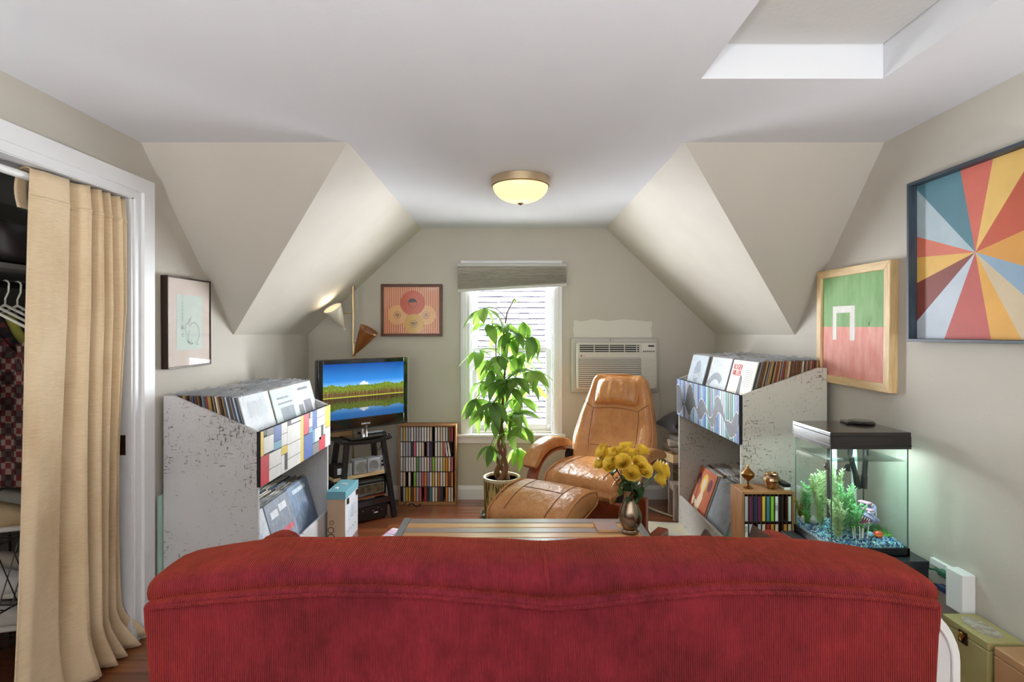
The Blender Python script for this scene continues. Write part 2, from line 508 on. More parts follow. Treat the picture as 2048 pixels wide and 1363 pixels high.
# ------------------------------------------------------------------ neighbour's wall outside
M['shingle'] = [pm('shingle_%d' % i, c, .8, var=.05, vscale=9) for i, c in enumerate([(76, 72, 84), (70, 66, 80), (82, 79, 88)])]
NW = thing('neighbour_house', 'pale shingled house wall seen through the window', 'building', (0, 11, 0))
MB().bb(-2.1, 2.1, .02, .4, -3.3, 3.6).build('wall', pm('gap_shade', (28, 24, 36), .9), NW)  # shade between shingle courses is put into this near-black backing colour
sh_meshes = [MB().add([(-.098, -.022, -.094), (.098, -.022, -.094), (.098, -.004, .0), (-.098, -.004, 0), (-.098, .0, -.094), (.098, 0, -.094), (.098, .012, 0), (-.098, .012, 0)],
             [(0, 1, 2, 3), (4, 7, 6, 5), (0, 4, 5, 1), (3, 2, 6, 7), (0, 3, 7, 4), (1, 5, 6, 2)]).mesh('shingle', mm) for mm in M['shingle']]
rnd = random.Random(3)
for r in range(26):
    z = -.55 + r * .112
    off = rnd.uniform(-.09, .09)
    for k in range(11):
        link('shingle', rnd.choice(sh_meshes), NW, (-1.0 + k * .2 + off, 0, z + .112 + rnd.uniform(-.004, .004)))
m = MB()
for r in range(-26, 28):
    for k in range(20):
        x, z = -1.9 + k * .2, -.55 + r * .112 + .112
        if (-1.2 < x < 1.2 and 0 <= r < 26) or z > 3.5: continue
        m.bb(x - .098, x + .098, -.015, .012, z - .094, z)
o = m.build('outer_shingles', M['shingle'][0], NW); o['kind'] = 'stuff'

# ------------------------------------------------------------------ air conditioner
M['ac'] = pm('ac_plastic', (205, 200, 190), .45)
M['ac2'] = pm('ac_sleeve', (188, 184, 176), .5)
A = thing('air_conditioner', 'beige through-wall air conditioner above the tan recliner', 'air conditioner', (.885, YB, 1.138))
m = MB()
m.bb(-.38, .367, -.03, 0, -.232, .232)
m.build('wall_sleeve', M['ac2'], A, bevel=.02, seg=3)
MB().bb(-.336, .337, -.085, -.02, -.196, .194).build('body', M['ac'], A, bevel=.012, seg=3)
lv = MB().bb(-.315, .188, -.0865, -.0855, .108, .180).build('air_outlet', pm('ac_dark', (22, 20, 18), .6), A)
for zz in (.112, .1275, .145, .162, .177): MB().bb(-.315, .188, -.093, -.087, zz - .003, zz + .003).build('louver', M['ac'], lv)
for xx in (-.315, -.19, -.064, .063, .165, .188): MB().bb(xx - .003, xx + .003, -.094, -.087, .108, .181).build('louver_divider', M['ac'], lv)
for k in range(14):
    zz = .062 - k * .0172
    MB().bb(-.318, .198, -.0912, -.086, zz - .0105, zz).build('grille_slat', M['ac'], A, bevel=.002, seg=1)
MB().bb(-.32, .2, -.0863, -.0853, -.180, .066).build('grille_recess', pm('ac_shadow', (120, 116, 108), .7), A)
for k in range(14):
    zz = .062 - k * .0172
    MB().bb(.205, .33, -.0885, -.085, zz - .0125, zz).build('grille_slat', M['ac'], A, bevel=.0015, seg=1)
cp = MB().bb(.207, .325, -.088, -.085, .10, .182).build('control_panel', pm('ac_panel', (214, 210, 202), .4), A, bevel=.003)
MB().bb(.262, .312, -.0895, -.0875, .158, .172).build('display', M['black'], cp)
for k in range(6): MB().bb(.217 + k * .017, .230 + k * .017, -.0895, -.0875, .114, .126).build('button', pm('ac_button', (110, 108, 104), .5), cp)
link('brand_lettering', text_mesh('LG', .017, pm('ac_logo_grey', (120, 116, 110), .5)), A, (-.272, -.0868, .083), (R(90), 0, 0))
m = MB(); m.lathe([(.007, 0), (.007, .001)], 16, M=Matrix.Rotation(R(90), 3, 'X'))
m.build('brand_emblem', pm('ac_logo_red', (120, 70, 75), .5), A, loc=(-.296, -.086, .083))
MB().bb(-.045, -.041, -.031, -.029, .205, .225).build('sleeve_seam', M['dark'], A)
m = MB(); pts = []
for t in range(21):
    q = t / 20
    x = .36 + .055 * math.sin(q * math.pi * .9) * (1 - q) ** .3 - .06 * q * q * (1 - q) * 4 + .13 * max(0, q - .6) ** 1.3 * 2
    pts.append((x, -.045 + .02 * q, -.165 - .53 * q))
m.tube(pts, .0045, 8); m.build('power_cord', pm('cord_grey', (186, 182, 174), .5), A, smooth=True)

# ------------------------------------------------------------------ flush ceiling lamp
L = thing('ceiling_lamp', 'flush ceiling lamp with frosted glass bowl and brass ring', 'lamp', (.055, 3.11, CZ))
m = MB(); m.lathe([(.165, 0), (.171, -.004), (.168, -.045), (.160, -.05), (.155, -.03), (.155, 0)], 48)
m.build('brass_ring', pm('brushed_nickel', (214, 192, 158), .32, 1.0), L, smooth=True)
m = MB(); prof = []
for k in range(15):
    a = k / 14 * math.pi / 2
    prof.append((max(.004, .158 * math.cos(a)), -.045 - .095 * math.sin(a)))
m.lathe(prof, 48, caps=False)
m.build('glass_bowl', pm('lit_frosted_glass', (150, 138, 104), .25, emit=(255, 226, 148), estr=.95), L, smooth=True)
m = MB(); m.lathe([(.019, -.139), (.019, -.143), (.010, -.148), (.006, -.152), (.001, -.153)], 20)
m.build('finial', M['chrome'], L, smooth=True)
# unseen bowls and stands added around the two fill lights
for sx in (-1.05, 1.05):
    U = thing('added_uplighter', 'added unseen bowl around an upward fill light behind the sofa', 'lamp', (sx, -1.3, 0), 0, 'added fill light bowls behind the sofa')
    MB().lathe([(.15, 0), (.15, .015), (.02, .03), (.015, .42)], 24).build('stand', M['dark'], U, smooth=True)
    MB().lathe([(.02, .42), (.12, .45), (.21, .52), (.245, .58), (.238, .58), (.2, .525), (.1, .465), (.001, .45)], 28).build('bowl', M['white'], U, smooth=True)

# ------------------------------------------------------------------ pictures
def frame_rect(w, h, bw, d, mat, parent, mitre=True, mat2=None):
    """four frame bars in local XZ plane, depth along -Y (front at -d)"""
    for (x0, x1, z0, z1, nm) in ((-w / 2, w / 2, h / 2 - bw, h / 2, 'h'), (-w / 2, w / 2, -h / 2, -h / 2 + bw, 'h'), (-w / 2, -w / 2 + bw, -h / 2, h / 2, 'v'), (w / 2 - bw, w / 2, -h / 2, h / 2, 'v')):
        if nm == 'h':
            o = [(x0, z0), (x1, z0), (x1, z1), (x0, z1)]
            if z0 > 0: o = [(x0 + bw, z0), (x1 - bw, z0), (x1, z1), (x0, z1)]
            else: o = [(x0, z0), (x1, z0), (x1 - bw, z1), (x0 + bw, z1)]
        else:
            if x0 < 0: o = [(x0, z0), (x1, z0 + bw), (x1, z1 - bw), (x0, z1)]
            else: o = [(x0, z0 + bw), (x1, z0), (x1, z1), (x0, z1 - bw)]
        MB().prism(o, 'y', -d, 0).build('frame_bar', mat if nm == 'h' else (mat2 or mat), parent, bevel=.0015, seg=1)
def disc2(m, cx, cz, r, y, n=32, mi=0, sx=1.0):
    vs = [(cx + r * sx * math.cos(2 * math.pi * k / n), y, cz + r * math.sin(2 * math.pi * k / n)) for k in range(n)]
    m.add(vs, [tuple(range(n))], mi)
def ring2(m, cx, cz, r0, r1, y, n=32, mi=0, a0=0, a1=2 * math.pi):
    vs = []; fs = []
    for k in range(n + 1):
        a = a0 + (a1 - a0) * k / n
        vs += [(cx + r0 * math.cos(a), y, cz + r0 * math.sin(a)), (cx + r1 * math.cos(a), y, cz + r1 * math.sin(a))]
    for k in range(n): fs.append((2 * k, 2 * k + 1, 2 * k + 3, 2 * k + 2))
    m.add(vs, fs, mi)
def poly2(m, pts, y, mi=0): m.add([(x, y, z) for x, z in pts], [tuple(range(len(pts)))], mi)
def line2(m, pts, w, y, mi=0):
    """ink stroke as a thin ribbon in XZ"""
    P = [Vector((p[0], p[1])) for p in pts]; vs = []; fs = []
    for i, p in enumerate(P):
        t = (P[min(i + 1, len(P) - 1)] - P[max(i - 1, 0)]); t = t.normalized() if t.length else Vector((1, 0))
        n_ = Vector((-t.y, t.x)); ww = w * (0.5 if i in (0, len(P) - 1) else 1)
        vs += [(p.x + n_.x * ww / 2, y, p.y + n_.y * ww / 2), (p.x - n_.x * ww / 2, y, p.y - n_.y * ww / 2)]
    for i in range(len(P) - 1): fs.append((2 * i, 2 * i + 1, 2 * i + 3, 2 * i + 2))
    m.add(vs, fs, mi)
def arc(cx, cz, rx, rz, a0, a1, n=14):
    return [(cx + rx * math.cos(R(a0 + (a1 - a0) * k / n)), cz + rz * math.sin(R(a0 + (a1 - a0) * k / n))) for k in range(n + 1)]

# four records poster, back wall
P = thing('framed_poster', 'dark wood framed poster of four coloured records on red stripes', 'picture', (-.843, YB, 1.604))
darkframe = woodmat('walnut_frame', (62, 30, 16), (104, 56, 28), 'x', 8, .35)
frame_rect(.52, .443, .024, .025, darkframe, P)
m = MB(); m.bb(-.24, .24, -.012, -.004, -.2, .2)
sheet = m.build('poster_sheet', pm('poster_red', (206, 98, 82), .6), P)
m = MB(); n = 26
for k in range(n):
    x0 = -.24 + .48 * k / n
    m.bb(x0, x0 + .48 / n * .5, -.0128, -.0120, -.2, .2)
m.build('pale_stripe', pm('poster_cream', (232, 186, 138), .6), sheet)
ink = pm('poster_ink', (38, 34, 52), .6)
def pdisc(cx, cz, r, col, lab, y):
    m = MB(); disc2(m, cx, cz, r, y, 40); d = m.build('printed_record', pm('poster_disc', col, .6), sheet, recalc=False)
    m = MB(); ring2(m, cx, cz, r * .34, r * .37, y - .0006, 28)
    if lab == 0:
        poly2(m, arc(cx, cz + .0, r * .34, r * .34, 10, 170), y - .0006)
    else:
        for k in range(5):
            a = k * 1.3 + lab
            disc2(m, cx + .011 * math.cos(a), cz + .011 * math.sin(a), .0055, y - .0006 - k * 1e-5, 8)
        if lab == 3: m.bb(cx - .03, cx + .03, y - .0008, y - .0006, cz + .004, cz + .010)
    m.build('label_print', ink, d, recalc=False)
pdisc(-.122, -.04, .082, (234, 178, 122), 1, -.0132)
pdisc(.122, -.04, .082, (238, 184, 132), 2, -.0134)
pdisc(.008, .062, .105, (196, 82, 52), 0, -.0146)
pdisc(.02, -.115, .084, (214, 166, 74), 3, -.0158)
MB().bb(-.242, .242, -.0195, -.0185, -.202, .202).build('glass_pane', M['glass'], P)

# rabbit drawing, left wall (local -Y points into the room)
P = thing('framed_drawing', 'narrow dark framed ink drawing of a rabbit on cream mat', 'picture', (XL, 2.85, 1.467), R(90))
P.rotation_euler = (0, R(-0.6), R(90))
bf_ = pm('dark_bronze_frame', (58, 42, 34), .35, .5)
frame_rect(.385, .465, .008, .036, bf_, P)
mt = MB().bb(-.187, .187, -.03, -.004, -.227, .227).build('mat_board', pm('mat_cream', (226, 216, 211), .8, c2=(216, 200, 188), vscale=5), P)
sh = MB().bb(-.112, .112, -.0306, -.030, -.142, .142).build('drawing_sheet', pm('mint_paper', (208, 222, 214), .8, var=.03), mt)
m = MB(); y_ = -.0312
k_ = lambda pts: [(x, z) for x, z in pts]
line2(m, arc(.035, -.055, .048, .055, 150, -80), .0022, y_)       # back and rump
line2(m, arc(.015, -.075, .03, .04, 120, 250), .0016, y_)        # haunch
line2(m, arc(-.022, -.03, .022, .026, 40, 260), .0018, y_)       # head
line2(m, [(-.012, -.005), (.0, .022), (.008, .03), (.004, .012), (-.006, -.002)], .0018, y_)
line2(m, [(-.02, -.004), (-.01, .018), (-.004, .02)], .0018, y_)
line2(m, arc(-.004, -.075, .018, .03, 200, 330), .0016, y_)
line2(m, [(-.03, -.055), (-.028, -.085), (-.02, -.1)], .0016, y_)
for (x, z) in ((-.022, -.1), (-.01, -.108), (.008, -.112), (.02, -.11), (.064, -.115)): ring2(m, x, z, .003, .0048, y_, 10)
disc2(m, -.032, -.028, .002, y_, 8)
for k in range(6): line2(m, [(-.07 + .004 * math.sin(k * 2), .105 - .018 * k), (-.064 + .003 * math.cos(k * 3), .099 - .018 * k), (-.069, .095 - .018 * k)], .0018, y_)
line2(m, [(-.066, .05), (-.066, .01)], .0015, y_)
for k in range(4): line2(m, [(-.078 + .006 * k, -.012), (-.074 + .006 * k, -.03), (-.08 + .007 * k, -.036)], .0016, y_)
for k in range(3): line2(m, [(-.074, -.058 - .007 * k), (-.058, -.058 - .007 * k)], .003, y_)
m.build('ink_drawing', pm('soft_ink', (84, 84, 84), .7), sh, recalc=False)
MB().bb(-.187, .187, -.0345, -.0338, -.227, .227).build('glass_pane', M['glass'], P)

# green and pink painting, right wall
P = thing('framed_painting', 'pale wood framed green and pink painting with a white gate shape', 'picture', (XR, 2.715, 1.445), R(-90))
P.rotation_euler = (0, R(.8), R(-90))
pine = woodmat('pale_pine', (206, 170, 118), (232, 204, 156), 'x', 7, .5)
pinev = woodmat('pale_pine_v', (200, 164, 112), (230, 200, 150), 'z', 7, .5)
frame_rect(.58, .60, .04, .04, pine, P, mat2=pinev)
cv = MB().bb(-.255, .255, -.026, -.005, -.265, .265).build('canvas', pm('canvas_back', (230, 225, 215), .8), P)
def brushy(name, c1, c2):
    return pm(name, c1, .7, c2=c2, vscale=9, stretch=(2.2, 2.2, .6), bump=.15, bscale=40)
MB().bb(-.252, .252, -.028, -.026, -.002, .262).build('green_field', brushy('paint_green', (122, 164, 104), (150, 188, 132)), cv)
MB().bb(-.252, .252, -.028, -.026, -.262, -.002).build('pink_field', brushy('paint_pink', (222, 140, 128), (236, 176, 164)), cv)
m = MB(); m.bb(-.155, -.122, -.0295, -.0275, -.07, .105); m.bb(-.01, .028, -.0295, -.0275, -.07, .105); m.bb(-.122, -.01, -.0295, -.0275, .07, .105)
m.build('white_gate_shape', brushy('paint_white', (238, 236, 230), (226, 222, 216)), cv)
m = MB()
for a in (-50, -25, 0, 20, 40): line2(m, [(.135, .004), (.135 + .035 * math.sin(R(a)), .004 + .05 * math.cos(R(a)))], .002, -.0285)
m.build('twig_mark', pm('twig_ink', (60, 80, 60), .8), cv, recalc=False)

# sunburst, right wall
P = thing('sunburst_art', 'large wooden sunburst of coloured rays in a deep navy frame', 'picture', (XR, 2.0, 1.711), R(-90))
navy = woodmat('navy_stain', (34, 44, 54), (62, 74, 84), 'x', 7, .5)
navyv = woodmat('navy_stain_v', (32, 42, 54), (60, 74, 86), 'z', 7, .5)
hw, hh = .30, .335
for (x0, x1, z0, z1, mm) in ((-hw, hw, hh - .012, hh, navy), (-hw, hw, -hh, -hh + .012, navy), (-hw, -hw + .012, -hh + .012, hh - .012, navyv), (hw - .012, hw, -hh + .012, hh - .012, navyv)):
    MB().bb(x0, x1, -.055, 0, z0, z1).build('frame_bar', mm, P, bevel=.001, seg=1)
ia, ib = hw - .012, hh - .012
MB().bb(-ia, ia, -.014, -.004, -ib, ib).build('backing_board', navy, P)
def edge_pt(a):
    a = R(a); dx, dz = math.cos(a), math.sin(a)
    t = min(ia / abs(dx) if abs(dx) > 1e-6 else 9, ib / abs(dz) if abs(dz) > 1e-6 else 9)
    return (dx * t, dz * t)
wedges = [  # start angle, end angle (deg, ccw from +x seen from the room), colour
    (101.6, 133.1, (84, 128, 142)), (133.1, 159.2, (172, 190, 198)), (159.2, 175.9, (214, 116, 92)), (175.9, 196.9, (226, 180, 92)),
    (196.9, 220.8, (134, 66, 56)), (220.8, 246.1, (192, 202, 214)), (246.1, 281.5, (188, 88, 80)), (281.5, 299.5, (222, 164, 66)),
    (299.5, 317.8, (206, 186, 152)), (317.8, 338.7, (140, 168, 190)), (338.7, 373.5, (214, 152, 66)), (13.5, 52, (190, 84, 56)),
    (52, 77.1, (226, 186, 104)), (77.1, 101.6, (206, 104, 88))]
for (a0, a1, c) in wedges:
    pts = [(0, 0), edge_pt(a0)]
    for ca in (math.degrees(math.atan2(ib, ia)), 180 - math.degrees(math.atan2(ib, ia)), 180 + math.degrees(math.atan2(ib, ia)), 360 - math.degrees(math.atan2(ib, ia))):
        if a0 < ca < a1: pts.append((ia if math.cos(R(ca)) > 0 else -ia, ib if math.sin(R(ca)) > 0 else -ib))
    pts.append(edge_pt(a1))
    MB().prism([(p[0] * .997, p[1] * .997) for p in pts], 'y', -.020, -.014).build('ray', pm('ray_paint', c, .6, var=.07, vscale=7, stretch=(1, 6, 1), bump=.06), P)
# unseen outer wall of this house, added to block sky from the neighbour's wall
m = MB(); yo = YB + .162
m.bb(-7, WX0, yo, yo + .04, -3.2, 4.2); m.bb(WX1, 7, yo, yo + .04, -3.2, 4.2); m.bb(WX0, WX1, yo, yo + .04, -3.2, WZ0 - .03); m.bb(WX0, WX1, yo, yo + .04, WZ1, 4.2)
struct(m.build('wall_sky_block', pm('sky_block_siding', (120, 124, 126), .8)))
# unseen pale ground added to bounce sky light up through the window
o = MB().bb(-9, 9, YB + .4, 11.0, -3.3, -3.2).build('bounce_ground', pm('bounce_ground_pale', (196, 192, 186), .9, var=.06, vscale=2), None); o['kind'] = 'structure'
# ------------------------------------------------------------------ record crates
def distressed(name, base, spots, amount=.60, seed=0.0, axis=0):
    m, nt, b = newmat(name)
    v = coords(nt, (14, 14, 3.0), (.5 + seed, .3, .2)); n1 = noise_node(nt, v, 9, 6, .7)
    v2 = coords(nt, (3, 3, 12), (.2, .9 + seed, .1)); n2 = noise_node(nt, v2, 9, 6, .7)
    v3 = coords(nt, (1, 1, 1)); v3.node.inputs['Location'].default_value = (3.1 + seed, 1.7, .42); n3 = noise_node(nt, v3, 2.6, 3, .5)
    mx = nd(nt, 'ShaderNodeMath'); mx.operation = 'MAXIMUM'
    nt.links.new(n1.outputs['Fac'], mx.inputs[0]); nt.links.new(n2.outputs['Fac'], mx.inputs[1])
    ad = nd(nt, 'ShaderNodeMath'); ad.operation = 'MULTIPLY_ADD'
    nt.links.new(n3.outputs['Fac'], ad.inputs[0]); ad.inputs[1].default_value = .30
    nt.links.new(mx.outputs[0], ad.inputs[2])
    fac = ramp(nt, ad.outputs[0], [(amount + .235, (0, 0, 0, 1)), (amount + .275, (1, 1, 1, 1))])
    dirt = ramp(nt, n3.outputs['Fac'], [(.35, rgb(*base)), (.75, rgb(*[int(x * .93) for x in base]))])
    nt.links.new(mixc(nt, fac, dirt, rgb(*spots)), b.inputs['Base Color'])
    b.inputs['Roughness'].default_value = .6
    nt.links.new(bumpn(nt, fac, -.3, .002), b.inputs['Normal'])
    return m
M['crate_l'] = distressed('worn_white_paint', (206, 205, 206), (88, 74, 66), .53)
M['crate_r'] = distressed('worn_cream_paint', (208, 203, 192), (90, 72, 58), .53, 1.1)
M['crate_in'] = pm('crate_inner_paint', (196, 190, 182), .7, var=.05, vscale=5)
M['rawedge'] = pm('raw_ply_edge', (188, 150, 108), .7, var=.2, vscale=30)
rnd = random.Random(11)
def crate(name, label, x_back, x_front, y0, y1, zb, zf, zp0, zshelf, mat, lowfloor):
    """tall two-bin record crate; the bins run along Y, opening towards x_front"""
    T = thing(name, label, 'record crate', ((x_back + x_front) / 2, (y0 + y1) / 2, 0))
    cx, cy = T.location.x, T.location.y
    s = 1 if x_front > x_back else -1
    xb, xf = x_back - cx, x_front - cx
    th = .019
    flat = xb + s * .05
    prof = [(xb, 0), (xf, 0), (xf, zf), (flat, zb), (xb, zb)]
    for a in (y0 - cy, y1 - cy - th):
        MB().prism(prof, 'y', a, a + th).build('side_panel', mat, T, bevel=.002, seg=1)
    ya, yb = y0 - cy + th, y1 - cy - th
    MB().bb(xb, xb + s * .012, ya, yb, .0, zb - .02).build('back_panel', M['crate_in'], T)
    MB().bb(xb + s * .012, xf - s * th, ya, yb, zshelf - .018, zshelf).build('bin_floor', M['crate_in'], T)
    MB().bb(xb + s * .012, xf - s * th, ya, yb, lowfloor - .018, lowfloor).build('bin_floor', M['crate_in'], T)
    MB().bb(xf, xf - s * th, ya, yb, 0.0, .212).build('lower_front_panel', mat, T, bevel=.002, seg=1)
    fp = MB().bb(xf + s * .012, xf - s * .006, y0 - cy, y1 - cy, zp0, zf).build('painted_front_panel', pm('panel_core', (30, 28, 28), .7), T)
    return T, fp, cx, cy, xf + s * .012, s
# --- left crate: colour block front
CLT, FP, cx, cy, xf, s = crate('record_crate', 'worn white record crate with red, blue and yellow block front', -1.705, -1.24, 2.646, 3.667, 1.104, .928, .655, .785, M['crate_l'], .14)
cells = [(.0, .034, 0, .46, 'y'), (0, .092, .46, 1, 'r'), (.034, .066, 0, .10, 'k'), (.066, .148, 0, .13, 'g'), (.034, .148, .13, .44, 'w'),
 (.148, .239, 0, .30, 'b'), (.148, .239, .30, .46, 'l'), (.092, .239, .47, .77, 'w'), (.092, .239, .77, 1, 'w'), (.239, .318, 0, .22, 'w'), (.239, .318, .22, .46, 'w'),
 (.239, .318, .46, .63, 'y'), (.239, .281, .63, 1, 'w'), (.281, .318, .63, .95, 'k'), (.281, .318, .95, 1, 'w'), (.318, .367, 0, .10, 'k'), (.367, .506, 0, .09, 'w'), (.318, .506, .10, .48, 'w'),
 (.318, .506, .48, .77, 'w'), (.318, .506, .77, 1, 'w'), (.506, .55, 0, 1, 'y'), (.55, .634, 0, .45, 'r'), (.55, .693, .47, 1, 'b'), (.634, .657, 0, .13, 'k'), (.657, .693, 0, .13, 'w'),
 (.634, .693, .13, .34, 'w'), (.634, .693, .34, .47, 'l'), (.693, .767, 0, .42, 'b'), (.693, .734, .42, .74, 'l'), (.693, .805, .75, 1, 'g'), (.767, .919, 0, .2, 'w'), (.767, .919, .2, .42, 'w'),
 (.734, .844, .42, .74, 'w'), (.844, .884, .42, .66, 'k'), (.884, .919, .42, .66, 'w'), (.805, .919, .67, 1, 'r'), (.844, .919, .66, .67, 'w'), (.919, 1.021, 0, .53, 'y'), (.919, 1.021, .53, 1, 'w')]
pc = {'y': (222, 196, 74), 'r': (206, 62, 72), 'b': (78, 106, 174), 'l': (112, 164, 192), 'w': (222, 220, 216), 'k': (66, 66, 68), 'g': (132, 132, 132)}
pk = list(pc)
pmats = [pm('block_paint_' + k, pc[k], .45, var=.06, vscale=18) for k in pk]
m = MB(); H0, H1 = .928, .655; g = .0016
for (a, b, v0, v1, c) in cells:
    ya, yb = 2.646 - cy + a, 2.646 - cy + b
    za, zb_ = H0 - (H0 - H1) * v0, H0 - (H0 - H1) * v1
    m.bb(xf, xf + .0012, ya + g, yb - g, zb_ + g, za - g, pk.index(c))
m.build('colour_blocks', pmats, FP)
# --- right crate: striped wave front
CRT, FP, cx, cy, xf, s = crate('record_crate', 'cream record crate with striped wave front beside the aquarium', 1.705, 1.242, 2.91, 4.004, 1.224, 1.076, .81, .945, M['crate_r'], .14)
scol = [(92, 128, 186), (178, 196, 224), (150, 134, 190), (120, 184, 196), (66, 132, 100), (140, 140, 146), (214, 210, 226), (104, 148, 200), (160, 210, 214)]
seq = [0, 2, 3, 4, 5, 4, 3, 6, 8, 6, 7, 0, 5, 3, 5, 2, 4, 8, 0, 7, 1, 8, 2, 0, 1, 8, 6, 7, 1, 8, 2, 1, 6, 1, 7, 6, 1, 7, 1, 2]
m = MB(); W_ = 1.094; n = len(seq)
xs = [0]
for k in range(n): xs.append(xs[-1] + rnd.uniform(.8, 1.25))
xs = [q / xs[-1] * W_ for q in xs]
for k in range(n):
    m.bb(xf, xf - .0010, 2.912 - cy + xs[k] * .998, 2.912 - cy + xs[k + 1] * .998 - .008, .812, 1.074, seq[k])
m.build('stripes', [pm('stripe_paint', c, .5, var=.08, vscale=20) for c in scol], FP)
# grey wave: (fraction from near end, top, bottom) in fraction of panel height from the top
wave = [(0, .40, .60), (.03, .36, .8), (.088, .62, .93), (.123, .60, .90), (.165, .60, .70), (.208, .32, .56), (.258, .16, .50), (.30, .22, .66), (.345, .62, .90), (.40, .70, .80),
        (.451, .48, .62), (.51, .34, .80), (.557, .42, .86), (.60, .62, .70), (.64, .42, .60), (.69, .12, .70), (.735, .06, .88), (.774, .22, .80), (.82, .58, .66), (.86, .58, .68), (.91, .24, .88), (.955, .16, .95), (1, .2, .86)]
def wv(t, j):
    for i in range(len(wave) - 1):
        if wave[i][0] <= t <= wave[i + 1][0]:
            p0, p1, p2, p3 = wave[max(i - 1, 0)], wave[i], wave[i + 1], wave[min(i + 2, len(wave) - 1)]
            h = p2[0] - p1[0]; q = (t - p1[0]) / h
            m1 = (p2[j] - p0[j]) / max(1e-6, p2[0] - p0[0]) * h; m2 = (p3[j] - p1[j]) / max(1e-6, p3[0] - p1[0]) * h
            return (2 * q ** 3 - 3 * q * q + 1) * p1[j] + (q ** 3 - 2 * q * q + q) * m1 + (3 * q * q - 2 * q ** 3) * p2[j] + (q ** 3 - q * q) * m2
    return wave[-1][j]
def wf(e0, e1):
    def f(u, v):
        t = u; top = wv(t, 1) - e0; bot = wv(t, 2) + e0
        h = top + (bot - top) * v
        return (xf - e1, 2.914 - cy + t * 1.09, 1.076 - .266 * min(.99, max(.01, h)))
    return f
MB().grid(wf(.018, .0016), 120, 1).build('wave_outline', pm('wave_white', (225, 222, 225), .6), FP, recalc=False)
MB().grid(wf(0, .0022), 120, 1).build('wave', pm('wave_grey', (96, 98, 104), .6, var=.2, vscale=40), FP, recalc=False)

# ------------------------------------------------------------------ records
palette = {'black': (34, 32, 34), 'brown': (104, 72, 48), 'tan': (168, 134, 92), 'cream': (214, 200, 170), 'grey': (130, 132, 134), 'blue': (70, 92, 128),
           'ochre': (176, 140, 62), 'red': (140, 52, 44), 'white': (218, 218, 214), 'dark green': (62, 80, 62)}
M['plastic'] = glassy('clear_sleeve', (250, 252, 255), .35, .12)
mm, nt, b = newmat('milky_sleeve')
b.inputs['Base Color'].default_value = rgb(232, 236, 240); b.inputs['Roughness'].default_value = .18
b.inputs['Alpha'].default_value = .30
nt.links.new(bumpn(nt, noise_node(nt, coords(nt, (1, 14, 4)), 12, 4).outputs['Fac'], .9, .02), b.inputs['Normal'])
M['milky'] = mm
mm, nt, b = newmat('front_sleeve')
b.inputs['Base Color'].default_value = rgb(226, 232, 238); b.inputs['Roughness'].default_value = .10
wr_ = noise_node(nt, coords(nt, (1, 5, 3), (.4, 0, 0)), 6, 4)
nt.links.new(ramp(nt, wr_.outputs['Fac'], [(.40, (.03, .03, .03, 1)), (.62, (.22, .22, .22, 1)), (.75, (.55, .55, .55, 1))]), b.inputs['Alpha'])
nt.links.new(bumpn(nt, wr_.outputs['Fac'], .8, .02), b.inputs['Normal'])
M['front_plastic'] = mm
LP = .314
jackets = {}
for nme, c in palette.items():
    mat = pm('jacket_' + nme.replace(' ', '_'), c, .6, var=.25, vscale=14, stretch=(1, 1, .4))
    paper = pm('jacket_paper_' + nme.replace(' ', '_'), tuple(int(x * .35 + 225 * .65) for x in c), .7)
    me = MB().bb(-.5, .5, -LP / 2, LP / 2, 0, LP).mesh('record_jacket', [mat, paper])
    for p_ in me.polygons:
        if p_.normal.z > .9: p_.material_index = 1
    jackets[nme] = me
pls = []
for v_ in range(4):
    r2 = random.Random(50 + v_)
    m = MB(); vs = []; n = 10
    for k in range(n + 1):
        yy = -LP / 2 - .003 + (LP + .006) * k / n
        top = LP + .004 + r2.uniform(-.006, .012)
        vs += [(-.62, yy, LP - .006), (r2.uniform(-.5, .3), yy, top), (.62, yy, LP - .006)]
    fs = []
    for k in range(n):
        for j in range(2): fs.append((3 * k + j, 3 * k + j + 1, 3 * k + 3 + j + 1, 3 * k + 3 + j))
    m.add(vs, fs); pls.append(m.mesh('plastic_sleeve', M['milky']))
def fill(xb0, xb1, ycs, zfloor, s, lean0, lean1, counts, weights, where, tint):
    """records from the wall (xb0) to the front (xb1); s=+1 front is +X"""
    fronts = []
    for ci, (yc, n) in enumerate(zip(ycs, counts)):
        end = xb1 - s * rnd.uniform(0, .03)
        for k in range(n):
            q = (k + .5) / n
            x = xb0 + (end - xb0) * q
            lean = lean0 + (lean1 - lean0) * q
            nme = rnd.choices(list(weights), list(weights.values()))[0]
            last = k == n - 1
            o = link('record_album', jackets[nme], None, (x, yc + rnd.uniform(-.004, .004), zfloor + rnd.uniform(0, .003)))
            top_pitch = abs(end - xb0) / n * .80
            th = min(.008, top_pitch * rnd.uniform(.62, .9))
            o.scale = (th, 1, 1)
            o.rotation_euler = (0, R(-s * lean), 0)
            tag(o, '%s record album filed in the %s' % (nme, where), 'record', '%s albums, %s' % (nme, where))
            if rnd.random() < .6 or last: link('plastic_sleeve', rnd.choice(pls), o)
            if last: fronts.append((o, x, yc, lean))
    return fronts
wl_ = {'black': 4, 'brown': 2.5, 'tan': 1, 'cream': 1, 'grey': 4, 'blue': 3, 'ochre': .8, 'red': 1, 'white': 1.5}
wr2 = {'black': 2, 'brown': 5, 'tan': 4, 'cream': 2, 'grey': 1.5, 'ochre': 1.5, 'red': 1.2, 'dark green': .6}
ww = {'white': 5, 'cream': 2, 'grey': 2, 'tan': 1, 'brown': 1, 'black': 1, 'blue': 1}
fUL = fill(-1.672, -1.268, (2.829, 3.157, 3.485), .787, 1, 2, 15, (42, 32, 28), wl_, 'upper bin of the colour block crate', True)
